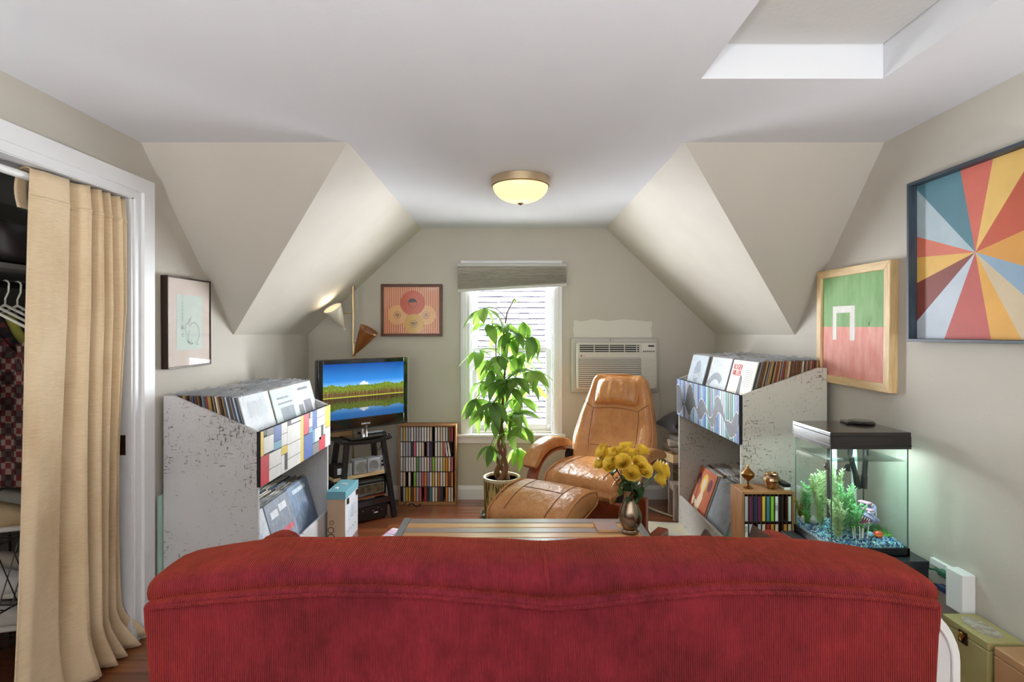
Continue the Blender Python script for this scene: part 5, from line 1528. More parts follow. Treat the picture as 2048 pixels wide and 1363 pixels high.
def yzline(m, pts, w, x):
    P_ = [Vector(p) for p in pts]; vs = []; fs = []
    for i, p in enumerate(P_):
        t = (P_[min(i + 1, len(P_) - 1)] - P_[max(i - 1, 0)]).normalized(); n_ = Vector((-t.y, t.x))
        vs += [(x, p.x + n_.x * w / 2, p.y + n_.y * w / 2), (x, p.x - n_.x * w / 2, p.y - n_.y * w / 2)]
    for i in range(len(P_) - 1): fs.append((2 * i, 2 * i + 1, 2 * i + 3, 2 * i + 2))
    m.add(vs, fs)
for k in range(5): yzline(m, arc(-.05 + .04 * k, .17 + .012 * (k % 2), .02, .035, 90, 300, 12), .003, .0607)
for k in range(4): yzline(m, arc(-.11 + .06 * k, .05, .035, .03, 20, 190, 12), .004, .0607)
for k in range(4): yzline(m, [(-.02 + .02 * k, .14), (.0 + .02 * k, .23)], .003, .0607)
m.build('blue_scroll_print', pm('scroll_ink', (136, 158, 182), .6), T, recalc=False)
m = MB()
for (cx_, cz_, r_) in ((-.035, .10, .022), (-.035, .05, .026), (-.03, .15, .015)): ring2(m, cx_, cz_, r_ * .75, r_, -.1486, 20)
disc2(m, -.035, .05, .008, -.1486, 12)
m.build('curl_print', pm('curl_ink', (62, 60, 58), .7), T, recalc=False)
link('number_print', text_mesh('2', .03, pm('number_ink', (60, 56, 54), .7), .0003), T, (.03, -.1486, .02), (R(90), 0, 0))
o = MB().bb(-.004, .004, -.30, .30, 0, .62).build('mint_board', pm('mint_paint', (186, 216, 200), .6), None, loc=(-1.714, 2.92, 0)); tag(o, 'thin mint green board behind the colour block crate', 'board')
T = thing('printed_cloth', 'pink and white printed fringed cloth on floor beside the table', 'cloth', (-.80, 3.60, .002), R(-14))
m = MB(); m.grid(lambda u, v: (-.12 + .24 * u, -.24 + .48 * v, .008 + .004 * noise.noise(Vector((u * 4, v * 5, 8)))), 12, 16)
m.build('cloth_sheet', pm('cloth_pink', (214, 168, 190), .8), T, smooth=True, solid=.004, recalc=False)
m = MB(); rr = random.Random(2)
for a in range(3):
    for b in range(6):
        x, y = -.10 + a * .07, -.22 + b * .072
        m.bb(x, x + .058, y, y + .058, .0125, .0135, (a + b) % 2)
m.build('printed_squares', [pm('cloth_print_a', (212, 222, 224), .8, c2=(120, 150, 170), vscale=70), pm('cloth_print_b', (226, 206, 216), .8, c2=(150, 110, 150), vscale=70)], T)
m = MB()
for k in range(40):
    x = -.12 + .24 * k / 39; m.bar((x, .238, .008), (x + rr.uniform(-.006, .006), .238 + rr.uniform(.025, .04), .004), .004, .003)
f_ = m.build('fringe', pm('fringe_white', (228, 224, 220), .9), T); f_['kind'] = 'stuff'

# ------------------------------------------------------------------ corner pile behind the wave crate
m, nt, b = newmat('woven_seagrass')
wv_ = nd(nt, 'ShaderNodeTexWave'); wv_.bands_direction = 'Z'; wv_.inputs['Scale'].default_value = 28; wv_.inputs['Distortion'].default_value = 3; wv_.inputs['Detail Scale'].default_value = 6
nt.links.new(coords(nt), wv_.inputs['Vector'])
nt.links.new(ramp(nt, wv_.outputs['Fac'], [(.15, rgb(76, 60, 38)), (.8, rgb(176, 148, 98))]), b.inputs['Base Color'])
nt.links.new(bumpn(nt, wv_.outputs['Fac'], .9, .012), b.inputs['Normal']); b.inputs['Roughness'].default_value = .9
T = thing('wicker_basket', 'tall woven seagrass basket in the corner behind the wave crate', 'basket', (1.43, 4.36, 0))
MB().lathe([(.10, 0), (.135, .01), (.148, .12), (.150, .40), (.152, .46), (.142, .46), (.138, .12), (.10, .02)], 28).build('woven_body', m, T, smooth=True)
MB().lathe([(.150, .44), (.158, .45), (.156, .468), (.146, .468), (.142, .45)], 28).build('rim', m, T, smooth=True)
# little step stool
T = thing('step_stool', 'small weathered wooden step stool beside the seagrass basket', 'stool', (1.315, 4.15, 0))
gw = woodmat('weathered_wood', (140, 118, 104), (180, 160, 146), 'z', 5, .6)
for sx in (-.075, .10):
    MB().bb(sx - .016, sx + .016, -.10, -.07, 0, .255).build('leg', gw, T); MB().bb(sx - .016, sx + .016, .03, .06, 0, .40).build('leg', gw, T)
    MB().bb(sx - .012, sx + .012, -.07, .03, .215, .25).build('rail', gw, T)
MB().bb(-.10, .125, -.115, -.005, .255, .278).build('lower_step', gw, T, bevel=.002); MB().bb(-.10, .125, -.005, .095, .40, .423).build('upper_step', gw, T, bevel=.002)
T = thing('wooden_tray', 'shallow pale wooden tray on the step stool', 'tray', (1.33, 4.195, .4235), R(14))
for (a0, a1, b0, b1, c0, c1_) in ((-.12, .12, -.07, .07, 0, .008), (-.12, .12, -.07, -.062, .008, .06), (-.12, .12, .062, .07, .008, .06), (-.12, -.112, -.062, .062, .008, .06), (.112, .12, -.062, .062, .008, .06)):
    MB().bb(a0, a1, b0, b1, c0, c1_).build('tray_board', pine, T)
o = MB().bb(-.06, .08, -.05, .05, 0, .085).build('pink_box', pm('pink_card', (196, 104, 110), .6, c2=(218, 150, 150), vscale=12), None, bevel=.003, loc=(1.355, 4.195, .432), rot=(0, 0, R(14))); tag(o, 'small pink box sitting in the pale wooden tray', 'box')
def cloth_pad(name, loc, w, d, h, rz, mat, lab, cat, seed=0, tilt=0):
    def fn(x, y, z): return (x + .012 * noise.noise(Vector((y * 12, z * 30, seed))), y + .012 * noise.noise(Vector((x * 12, z * 30, seed + 4))), z + .010 * noise.noise(Vector((x * 14, y * 14, seed))) - .25 * (x / w) ** 2 * h)
    o = MB().rbox(w, d, h, h * .45, (10, 8, 2), fn).build(name, mat, None, smooth=True, angle=80)
    o.location = loc; o.rotation_euler = (0, R(tilt), R(rz)); return tag(o, lab, cat)
cloth_pad('folded_blanket', (1.40, 4.32, .495), .30, .26, .05, 10, pm('blanket_taupe', (150, 136, 120), .95), 'taupe folded blanket on top of the seagrass basket', 'blanket', 1)
cloth_pad('folded_cloth', (1.39, 4.29, .542), .28, .20, .045, -14, pm('cloth_cream', (206, 196, 180), .95), 'cream folded cloth above the taupe blanket', 'cloth', 2)
cloth_pad('grey_pouch', (1.40, 4.30, .590), .24, .2, .05, 24, pm('pouch_grey', (146, 142, 134), .95), 'grey fabric pouch under the black cushion', 'pouch', 3, -6)
o = pillow_mesh(.40, .32, .16).build('black_cushion', pm('black_velvet', (24, 18, 18), .95, sheen=.3), None, smooth=True, angle=80); o.location = (1.41, 4.30, .715); o.rotation_euler = (R(86), R(-8), R(12)); tag(o, 'black cushion on top of the pile beside the crate', 'cushion')
# pale sheet and strap on the floor
o = MB().grid(lambda u, v: (.97 + .30 * u + .02 * v, 3.52 + .52 * v - .05 * u, .006 + .05 * max(0, u - .72) ** 1.6 * 4 * (1 - v) + .004 * noise.noise(Vector((u * 3, v * 3, 4)))), 20, 20).build('paper_sheet', pm('kraft_pale', (214, 200, 166), .6, c2=(196, 196, 184), vscale=5), None, smooth=True, angle=180, solid=.002, recalc=False); tag(o, 'pale curling paper sheet on the floor before the wave crate', 'paper')
o = MB().grid(lambda u, v: (.96 + .30 * u, 4.36 - .26 * u ** 1.4 + (v - .5) * (.075 - .045 * u), .012 + .07 * (1 - u) ** 2.2), 20, 4).build('fabric_strap', pm('strap_beige', (172, 158, 128), .8), None, smooth=True, angle=180, solid=.006, recalc=False); tag(o, 'beige strap trailing on the floor behind the armchair', 'strap')

# ------------------------------------------------------------------ pots on the small CD rack
T = thing('incense_burner', 'brass goblet-shaped incense burner with pointed lid on small rack', 'incense burner', (1.225, 2.79, .612))
antique = pm('antique_brass', (124, 78, 40), .35, 1.0, c2=(176, 128, 74), vscale=30)
MB().lathe([(.024, 0), (.025, .003), (.014, .010), (.006, .018), (.005, .035), (.014, .044), (.026, .054), (.032, .066), (.033, .074)], 24).build('cup', antique, T, smooth=True)
MB().lathe([(.033, .074), (.030, .080), (.018, .092), (.008, .102), (.004, .108), (.006, .112), (.003, .120), (.001, .124)], 24).build('lid', antique, T, smooth=True)
T = thing('bronze_pot', 'squat faceted bronze pot on the small rack', 'pot', (1.345, 2.785, .612))
MB().lathe([(.026, 0), (.030, .004), (.044, .045), (.040, .058), (.030, .068), (.032, .076), (.030, .080), (.026, .078), (.024, .066)], 14).build('body', pm('mottled_bronze', (70, 44, 28), .25, 1.0, c2=(226, 190, 150), vscale=42), T, smooth=True, angle=20)
T = thing('black_gadget', 'small black and white gadget on the rack end by the aquarium', 'gadget', (1.408, 2.80, .612))
MB().bb(-.016, .016, -.05, .04, 0, .014).build('base', M['white'], T, bevel=.003); MB().bb(-.018, .018, -.052, .042, .014, .032).build('cover', M['black'], T, bevel=.004)

# ------------------------------------------------------------------ aquarium on its side table
T = thing('side_table', 'black side table under the aquarium', 'table', (1.488, 2.372, 0))
bt = pm('black_laminate', (42, 44, 48), .3)
MB().bb(-.218, .218, -.172, .172, .45, .482).build('top', bt, T, bevel=.002)
for sx in (-.195, .195):
    for sy in (-.15, .15): MB().bb(sx - .02, sx + .02, sy - .02, sy + .02, 0, .45).build('leg', bt, T)
MB().bb(-.2, .2, -.15, .15, .18, .2).build('lower_shelf', bt, T)
AX0, AX1, AY0, AY1, AZ = 1.333, 1.662, 2.25, 2.543, .4825
AQ = thing('aquarium', 'glass aquarium with black lid on the side table', 'aquarium', ((AX0 + AX1) / 2, (AY0 + AY1) / 2, AZ))
aw, ad_ = (AX1 - AX0) / 2, (AY1 - AY0) / 2
m = MB()
for b_ in ((-aw, aw, -ad_, -ad_ + .008), (-aw, aw, ad_ - .008, ad_), (-aw, -aw + .008, -ad_, ad_), (aw - .008, aw, -ad_, ad_)): m.bb(b_[0], b_[1], b_[2], b_[3], 0, .032)
m.bb(-aw, aw, -ad_, ad_, 0, .004); m.build('base_frame', M['black'], AQ)
M['aglass'] = glassy('aquarium_glass', (252, 255, 254), .08, .01)
gz0, gz1 = .006, .45
for nm, b_ in (('glass_pane', (-aw + .004, aw - .004, -ad_ + .004, -ad_ + .008)), ('glass_pane', (-aw + .004, aw - .004, ad_ - .008, ad_ - .004)), ('glass_pane', (-aw + .004, -aw + .008, -ad_ + .009, ad_ - .009)), ('glass_pane', (aw - .008, aw - .004, -ad_ + .009, ad_ - .009))):
    MB().bb(b_[0], b_[1], b_[2], b_[3], gz0, gz1).build(nm, M['aglass'], AQ)
for sx in (-1, 1):
    for sy in (-1, 1): MB().bb(sx * (aw - .003), sx * (aw - .007), sy * (ad_ - .003), sy * (ad_ - .007), .03, .45).build('silicone_seam', pm('silicone', (70, 96, 90), .4), AQ)
MB().bb(-aw + .009, aw - .009, -ad_ + .009, ad_ - .009, .392, .3935).build('water_surface', glassy('water_top', (240, 252, 248), .3, .06), AQ)
lidm = pm('lid_black', (30, 26, 26), .22, var=.2, vscale=9, coat=.6)
m = MB()
lid = MB().bb(-aw - .004, aw + .004, -ad_ - .004, ad_ + .004, .498, .516).build('lid_top', lidm, AQ, bevel=.003)
m.bb(-aw - .004, aw + .004, -ad_ - .004, -ad_ + .002, .446, .498); m.bb(-aw - .004, aw + .004, ad_ - .002, ad_ + .004, .446, .498)
m.bb(-aw - .004, -aw + .002, -ad_, ad_, .446, .498); m.bb(aw - .002, aw + .004, -ad_, ad_, .446, .498)
m.build('lid_skirt', lidm, AQ)
MB().bb(-aw - .0055, aw + .0055, -ad_ - .0055, -ad_ - .004, .458, .461).bb(-aw - .0055, -aw - .004, -ad_ - .004, ad_ + .0055, .458, .461).bb(aw + .004, aw + .0055, -ad_ - .004, ad_ + .0055, .458, .461).build('lid_groove', M['black'], AQ)
MB().bb(-.10, .10, -.02, .02, .475, .49).build('lamp_strip', pm('aquarium_lamp', (240, 255, 250), .4, emit=(225, 255, 245), estr=2), AQ)
al = area('aquarium_light', (0, 0, .47), (0, 0, 0), .24, .12, 1.7, (.80, 1.0, .95)); al.parent = AQ
T2 = thing('feeder_flap', 'dark plastic feeder flap lying on the aquarium lid', 'flap', (1.60, 2.47, AZ + .5165), R(-8))
MB().lathe([(.055, 0), (.058, .006), (.05, .014), (.002, .016)], 24).build('flap', lidm, T2, smooth=True); MB().bb(-.075, -.01, -.035, .035, 0, .012).build('hinge_plate', lidm, T2, bevel=.003)
# gravel
r6 = random.Random(9); m = MB()
base_ = [Vector(p) for p in ((1, 0, 0), (-1, 0, 0), (0, 1, 0), (0, -1, 0), (0, 0, 1), (0, 0, -1))]
octf = [(0, 2, 4), (2, 1, 4), (1, 3, 4), (3, 0, 4), (2, 0, 5), (1, 2, 5), (3, 1, 5), (0, 3, 5)]
def pebble(x, y, z, r_, mi):
    Mx = Matrix.Rotation(r6.uniform(0, 6), 3, 'X') @ Matrix.Rotation(r6.uniform(0, 6), 3, 'Z')
    m.add([Mx @ (p * r_ * r6.uniform(.75, 1.25)) + Vector((x, y, z)) for p in base_], octf, mi)
def gh(x, y): return .052 + .010 * math.sin(x * 17) + .012 * (y / ad_) - .008 * (x / aw)
for k in range(2600):
    x, y = r6.uniform(-aw + .014, aw - .014), r6.uniform(-ad_ + .014, ad_ - .014)
    pebble(x, y, gh(x, y) + r6.uniform(-.003, .003), r6.uniform(.0045, .0075), r6.choice((0, 0, 1, 1, 2, 3)))
for k in range(1500):
    q = r6.random(); z = None
    if q < .55: x, y = r6.uniform(-aw + .014, aw - .014), -ad_ + .0145
    else: x, y = -aw + .0145, r6.uniform(-ad_ + .014, ad_ - .014)
    pebble(x, y, r6.uniform(.006, gh(x, y)), r6.uniform(.0045, .0065), r6.choice((0, 0, 1, 1, 2, 3)))
GM = [pm('gravel_' + n_, c, .4) for n_, c in (('blue', (66, 108, 162)), ('teal', (122, 190, 196)), ('navy', (28, 36, 66)), ('pale', (190, 216, 222)))]
m.bb(-aw + .016, aw - .016, -ad_ + .016, ad_ - .016, .005, .036, 2)
g_ = m.build('aquarium_gravel', GM, None, loc=tuple(AQ.location)); tag(g_, 'blue and teal gravel on the aquarium bottom', 'gravel', kind='stuff')
# plastic plants
def water_plant(x, y, h, spread, n, mat, lab, grp, seed, blade=.034):
    r7 = random.Random(seed); T = thing('aquarium_plant', lab, 'plant', (AQ.location.x + x, AQ.location.y + y, AZ + gh(x, y)), 0, grp)
    st = MB(); fr = MB()
    for s_ in range(n):
        a = r7.uniform(0, 6.28); lean = spread * r7.uniform(.3, 1); hh_ = h * r7.uniform(.65, 1)
        pts = [Vector((lean * math.cos(a) * t ** 1.3, lean * math.sin(a) * t ** 1.3, hh_ * t)) for t in [k / 6 for k in range(7)]]
        st.tube(pts, .0016, 5)
        nl = int(hh_ / .011)
        for k in range(nl):
            t = .12 + .88 * k / nl; j = min(5, int(t * 6)); p = pts[j].lerp(pts[j + 1], t * 6 - j)
            for q in range(5):
                b_ = r7.uniform(0, 6.28); L_ = blade * (1 - .45 * t) * r7.uniform(.7, 1.1)
                d = Vector((math.cos(b_), math.sin(b_), .9)); d.normalize(); sd = Vector((-math.sin(b_), math.cos(b_), 0)) * .0038
                fr.add([p, p + d * L_ * .5 + sd, p + d * L_, p + d * L_ * .5 - sd], [(0, 1, 2, 3)])
    st.build('stem', mat, T); fr.build('fronds', mat, T, recalc=False)
ga = leafmat('plastic_green_a', (120, 196, 140), (176, 226, 176), .35); gb = leafmat('plastic_green_b', (190, 214, 166), (222, 234, 200), .35); gc = leafmat('plastic_green_c', (60, 140, 60), (110, 180, 70), .3)
gd = leafmat('plastic_autumn', (190, 150, 50), (110, 150, 50), .3)
for i, (x, y, h_, sp_, n_, mm, lab) in enumerate([(-.11, .02, .27, .05, 9, gb, 'tall pale green feathery plastic plant in the aquarium'), (-.06, -.05, .24, .05, 9, ga, 'mint green feathery plastic plant in the aquarium middle'),
        (.0, -.01, .20, .05, 9, ga, 'mid-height mint plastic plant beside the toothed ornament'), (-.13, .10, .20, .04, 8, ga, 'mint plastic plant in the aquarium rear corner'), (-.02, .05, .30, .03, 5, gb, 'slender pale plastic plant at the aquarium back'), (-.10, -.09, .19, .055, 9, gb, 'pale bushy plastic plant by the aquarium front glass'), (-.015, -.06, .16, .06, 9, ga, 'short mint plastic plant behind the pale stalks')]):
    water_plant(x, y, h_, sp_, n_, mm, lab, None, 30 + i)
water_plant(-.145, .125, .10, .05, 10, gd, 'low yellow-green plastic bush in the aquarium corner', None, 41, .02)
water_plant(-.15, .06, .07, .03, 8, gc, 'low bright green plastic bush by the aquarium side', None, 42, .018)
# grass mat
T = thing('grass_mat', 'dark green plastic grass mat in the aquarium', 'grass mat', (AQ.location.x + .095, AQ.location.y - .02, AZ + .05))
MB().rbox(.11, .10, .012, .005, (3, 3, 1), None, (0, 0, .003)).build('mat_base', gc, T)
m = MB(); r7 = random.Random(77)
for k in range(420):
    x, y = r7.uniform(-.052, .052), r7.uniform(-.047, .047); L_ = r7.uniform(.02, .034); dx, dy = r7.uniform(-.008, .008), r7.uniform(-.008, .008)
    m.add([(x - .001, y, .006), (x + .001, y, .006), (x + dx, y + dy, .006 + L_)], [(0, 1, 2)])
b_ = m.build('blades', leafmat('grass_green', (36, 104, 40), (60, 140, 56), .3), T, recalc=False); b_['kind'] = 'stuff'
# toothed ornaments
def monster(x, y, z, rz, sc, lab):
    T = thing('toothed_ornament', lab, 'ornament', (AQ.location.x + x, AQ.location.y + y, AZ + z), R(rz)); T.scale = (sc,) * 3
    skin = pm('ornament_blue', (112, 134, 176), .4, c2=(166, 150, 190), vscale=20)
    mouth = pm('ornament_mouth', (190, 92, 140), .5)
    for up in (1, -1):
        Mx = Matrix.Rotation(R(-up * 32), 3, 'Y')
        prof = [(.001, -.001), (.022, .0), (.034, .002), (.038, .006), (.034, .018), (.022, .028), (.001, .032)]
        MB().lathe(prof, 22, (0, 0, up * .004), M=Mx @ Matrix.Diagonal(Vector((1.25, 1, .8 * up))).to_3x3()).build('jaw', skin, T, smooth=True)
        MB().lathe([(.001, 0), (.03, 0), (.032, .0012), (.001, .0014)], 20, (0, 0, up * .0038), M=Mx @ Matrix.Diagonal(Vector((1.2, 1, -up))).to_3x3()).build('gum', mouth, T, smooth=True)
        m = MB()
        for k in range(11):
            a = R(-75 + 150 * k / 10)
            p = Mx @ Vector((.041 * math.cos(a), .033 * math.sin(a), 0)); d = Mx @ Vector((0, 0, -up * .016))
            m.tube([p + Vector((0, 0, up * .004)), p + d + Vector((0, 0, up * .004))], [.0035, .0004], 6)
        m.build('teeth', M['white'], T, smooth=True)
    MB().tube([(-.01, 0, 0), (-.045, 0, -.005), (-.075, .01, -.012)], [.03, .022, .006], 12).build('tail', skin, T, smooth=True)
    for sy in (-1, 1): MB().ball((.0, sy * .02, .036), .008, 10, 8).build('eye', pm('ornament_eye', (226, 196, 200), .2), T, smooth=True)
    MB().rbox(.03, .05, .008, .003, (2, 2, 1), None, (-.015, 0, .045)).build('fin', pm('ornament_pink', (214, 160, 190), .5), T, smooth=True)
monster(.055, -.03, .115, 195, .9, 'blue open-mouthed toothed ornament beside the mint plants')
monster(.115, .05, .12, 25, 1.0, 'copy of the blue toothed ornament above the grass mat, as its glass reflection')  # added copy standing for the first ornament's reflection in the tank glass
for (x, y, r_, c, lab) in ((.045, -.075, .014, (120, 176, 206), 'pale blue ball among the aquarium gravel'), (.075, -.085, .017, (206, 70, 40), 'red and yellow ball among the aquarium gravel')):
    T = thing('gravel_ball', lab, 'ball', (AQ.location.x + x, AQ.location.y + y, AZ + gh(x, y) + r_))
    MB().ball((0, 0, 0), r_, 16, 10, sc=(1.2, 1, .85)).build('ball', pm('ball_paint', c, .3), T, smooth=True)
    MB().lathe([(r_ * 1.01, -.002), (r_ * 1.03, 0), (r_ * 1.01, .002)], 20, M=Matrix.Diagonal(Vector((1.2, 1, 1))).to_3x3(), caps=False).build('band', pm('ball_band', (232, 176, 70) if r_ > .015 else (160, 200, 220), .3), T, smooth=True)
T = thing('aquarium_stone', 'pale stone in the aquarium corner', 'stone', (AQ.location.x - .125, AQ.location.y + .09, AZ + .06))
MB().rbox(.06, .05, .035, .015, (4, 4, 2), lambda x, y, z: (x + .006 * noise.noise(Vector((y * 40, z * 40, 1))), y, z + .008 * noise.noise(Vector((x * 40, y * 40, 2)))), (0, 0, .012)).build('stone', pm('pale_stone', (176, 172, 170), .7, var=.15, vscale=40), T, smooth=True)
T = thing('mushroom_cluster', 'cluster of pale plastic stalks with green tops in aquarium', 'ornament', (AQ.location.x - .005, AQ.location.y - .085, AZ + .05))
for k in range(6):
    x, y = -.025 + .011 * k, .008 * math.sin(k * 2)
    MB().tube([(x, y, 0), (x * 1.2, y, .045 + .006 * (k % 3))], [.003, .002], 6).build('stalk', pm('stalk_white', (214, 220, 206), .5), T, smooth=True)
    MB().ball((x * 1.25, y, .05 + .006 * (k % 3)), .008, 8, 6, sc=(1, 1, .5)).build('cap', gc, T, smooth=True)
# filter pipes and hoses
grey = pm('filter_grey', (206, 210, 212), .35)
for (x, y, z0, lab) in ((.0, .11, .20, 'grey intake pipe standing in the aquarium left of the black hoses'), (.10, .118, .19, 'grey intake pipe standing between the black hoses')):
    T = thing('filter_pipe', lab, 'pipe', (AQ.location.x + x, AQ.location.y + y, AZ))
    MB().tube([(0, 0, z0 - .08), (0, 0, .43)], .011, 12).build('tube', grey, T, smooth=True); MB().tube([(0, 0, z0 + .10), (0, 0, z0 + .19)], .0145, 12).build('sleeve', grey, T, smooth=True)
    MB().lathe([(.018, -.004), (.018, .004)], 16, (-.018, .012, z0 + .11), M=Matrix.Rotation(R(90), 3, 'X')).build('suction_cup', M['black'], T)
for (x, lab) in ((.072, 'black ribbed hose in the aquarium, tilted'), (.135, 'black ribbed hose in the aquarium, upright')):
    T = thing('aquarium_hose', lab, 'hose', (AQ.location.x + x, AQ.location.y + .09, AZ))
    dx = .02 if x < .1 else -.005
    MB().tube([(0 - dx * .5, 0, .42), (0, 0, .34), (dx, 0, .27)], .011, 12).build('hose', M['black'], T, smooth=True)
    MB().tube([(dx, 0, .275), (dx * 1.4, 0, .215)], .0135, 12).build('nozzle', M['black'], T, smooth=True)

# ------------------------------------------------------------------ right corner: outlet, plugs, boxes
T = thing('outlet_box', 'white surface-mounted outlet box on the right wall', 'outlet', (XR, 2.06, .43), R(-90))
MB().bb(-.04, .04, -.05, 0, -.075, .075).build('box', M['white'], T, bevel=.004)
MB().bb(-.16, -.04, -.018, 0, .035, .062).build('raceway', M['white'], T, bevel=.002)
for z in (-.03, .03): MB().lathe([(.017, 0), (.018, .004)], 18, (-.04, -.026, z), M=Matrix.Rotation(R(-90), 3, 'Y')).build('socket', M['trim'], T, smooth=True)
def plug(z, col, lab, tagged):
    T = thing('power_plug', lab, 'plug', (XR - .026, 2.103, .43 + z))
    c = pm('plug_rubber', col, .5)
    MB().rbox(.026, .055, .026, .008, (2, 3, 2), None, (0, .028, 0)).build('plug_body', c, T, smooth=True)
    m = MB(); m.tube([(0, .055, 0), (-.002, .075, -.001), (-.008, .11, -.012), (-.03, .2, -.12), (-.03, .3, -.35)], [.008, .0045, .004, .004, .004], 8); m.build('cord', c, T, smooth=True)
    if tagged:
        MB().grid(lambda u, v: (-.012 - .03 * u - .008 * math.sin(v * 3), .085 + .02 * math.sin(u * 3), .0 - .055 * v), 6, 6).build('warning_tag', pm('paper_tag', (222, 222, 222), .6, c2=(180, 180, 184), vscale=60), T, smooth=True, solid=.001, recalc=False)
plug(.03, (48, 96, 74), 'green extension cord plug in the white outlet box', False)
plug(-.03, (40, 50, 84), 'navy plug with a white paper tag in the white outlet box', True)
olive = pm('olive_paint', (150, 138, 84), .5, c2=(164, 154, 104), vscale=6); latch = pm('bronze_latch', (70, 52, 42), .35, .9)
def case(name, loc, w, d, h, mat, lab, rz=0, top=None):
    T = thing(name, lab, 'box', loc, R(rz))
    MB().bb(-w / 2, w / 2, -d / 2, d / 2, 0, h - .03).build('case_body', mat, T, bevel=.003); MB().bb(-w / 2, w / 2, -d / 2, d / 2, h - .0288, h).build('lid', mat, T, bevel=.004)
    L_ = MB().rbox(.006, .034, .044, .002, (1, 2, 2), None, (-w / 2 - .003, 0, h - .035)).build('latch_plate', latch, T)
    MB().tube([(-w / 2 - .008, -.012, h - .022), (-w / 2 - .011, 0, h - .048), (-w / 2 - .008, .012, h - .022)], .0025, 6).build('latch_loop', M['brass'], L_, smooth=True)
    MB().rbox(.006, .014, .02, .002, (1, 1, 1), None, (-w / 2 - .009, 0, h - .028)).build('latch_hook', M['brass'], L_)
    return T
T = case('wooden_case', (1.660, 1.905, 0), .125, .19, .375, olive, 'olive green wooden case with bronze latch by the outlet', 0)
MB().lathe([(.05, 0), (.05, .0012)], 28, (0.0, 0, .3752), M=Matrix.Diagonal(Vector((.75, 1.45, 1))).to_3x3()).build('oval_label', pm('oval_label_paint', (176, 180, 166), .5, c2=(140, 110, 96), vscale=40), T)
T = case('wooden_case', (1.668, 1.655, 0), .125, .28, .372, pm('tan_paint', (158, 116, 76), .5, c2=(172, 132, 92), vscale=6), 'tan wooden case with bronze latch in front of olive case', 0)
# white round-topped panel beside the sofa
T = thing('plastic_panel', 'white round-topped plastic panel with a rim beside the sofa', 'panel', (1.15, 1.56, 0), R(-28))
pts = [(-.115, 0), (.115, 0), (.115, .50)] + [(.115 * math.cos(R(a)), .50 + .14 * math.sin(R(a))) for a in range(10, 180, 10)] + [(-.115, .50)]
MB().prism(pts, 'y', -.012, .012).build('panel', M['white'], T, bevel=.004)
m = MB(); rim = [(.098, -.013, .02), (.098, -.013, .50)] + [(.098 * math.cos(R(a)), -.013, .50 + .122 * math.sin(R(a))) for a in range(10, 180, 10)] + [(-.098, -.013, .50), (-.098, -.013, .02)]
m.tube(rim, .005, 8); m.build('rim', M['white'], T, smooth=True)

# ------------------------------------------------------------------ closet: rod, curtain, clothes
o = MB().tube([(-1.772, .80, 1.985), (-1.772, 2.446, 1.985)], .0145, 16).build('curtain_rod', M['white'], None, smooth=True); tag(o, 'white curtain rod across the closet opening', 'rod')
m, nt, b = newmat('slub_velvet')
n1 = noise_node(nt, coords(nt, (6, 6, 90)), 5, 4, .65); n2 = noise_node(nt, coords(nt, (1, 1, .5)), 5, 4)
f = nd(nt, 'ShaderNodeMath'); f.operation = 'MULTIPLY_ADD'; nt.links.new(n1.outputs['Fac'], f.inputs[0]); f.inputs[1].default_value = .7; nt.links.new(n2.outputs['Fac'], f.inputs[2])
nt.links.new(ramp(nt, f.outputs[0], [(.55, rgb(190, 160, 122)), (1.05, rgb(220, 198, 164))]), b.inputs['Base Color'])
b.inputs['Roughness'].default_value = .8; b.inputs['Sheen Weight'].default_value = .4; b.inputs['Sheen Tint'].default_value = rgb(255, 235, 205)
nt.links.new(bumpn(nt, n1.outputs['Fac'], .25, .003), b.inputs['Normal'])
CU = thing('curtain', 'beige slub velvet curtain hanging in the closet opening', 'curtain', (-1.77, 2.2, 0))
# fold centre lines: fraction along the width with fold depth at top
def fold(u):
    knots = [(0, -.9), (.10, .5), (.30, 1.0), (.40, -1.0), (.52, .9), (.58, -1), (.65, 1), (.70, -1), (.76, .9), (.82, -.9), (.89, .9), (.94, -.8), (1, .4)]
    for a, c in zip(knots[:-1], knots[1:]):
        if u <= c[0]:
            q = (u - a[0]) / (c[0] - a[0]); q = (1 - math.cos(math.pi * q)) / 2; return a[1] + (c[1] - a[1]) * q
    return knots[-1][1]
def curt(u, v):
    top, bot = 2.012, .006
    z = top + (bot - top) * v
    y0 = 1.965 - .10 * v; y1 = 2.425 - .08 * max(0, v - .25) * (1 - v) * 3 + .0 * v
    if v > .90: y1 += .08 * ((v - .90) / .10)
    y = y0 + (y1 - y0) * u
    amp = .030 + .022 * v
    x = amp * fold(u) * (.45 + .55 * min(1, max(0, (u - .3) / .2))) * (1 - .45 * max(0, v - .3) * (1 if u > .5 else .5)) + .03 + .018 * math.sin(u * 9 + v * 3) * v
    x += .05 * v * (1 - u) * .6
    if v > .93:
        k = (v - .93) / .07
        x += .06 * k * max(0, (u - .45)) * 2; z += .012 * k * max(0, math.sin(u * 14)) * (1 if u > .45 else 0)
    if v < .05: x = .026 + (x - .026) * (.75 + v * 5)
    return (x - .0, y - 2.2, z)
MB().grid(curt, 130, 70).build('curtain_cloth', m, CU, smooth=True, angle=180, solid=.004, recalc=False)
MB().grid(lambda u, v: (curt(u, .048 + .006 * v)[0] + .0035, curt(u, .05)[1], curt(u, .048 + .006 * v)[2]), 130, 1).build('header_stitch', m, CU, smooth=True, angle=180, solid=.002, recalc=False)
def tabback(u, v): return (-.028 + .052 * 0 - .012 * math.sin(v * 3.1) + .0, 1.967 - 2.2 + .055 * u, 2.012 - .14 * v)
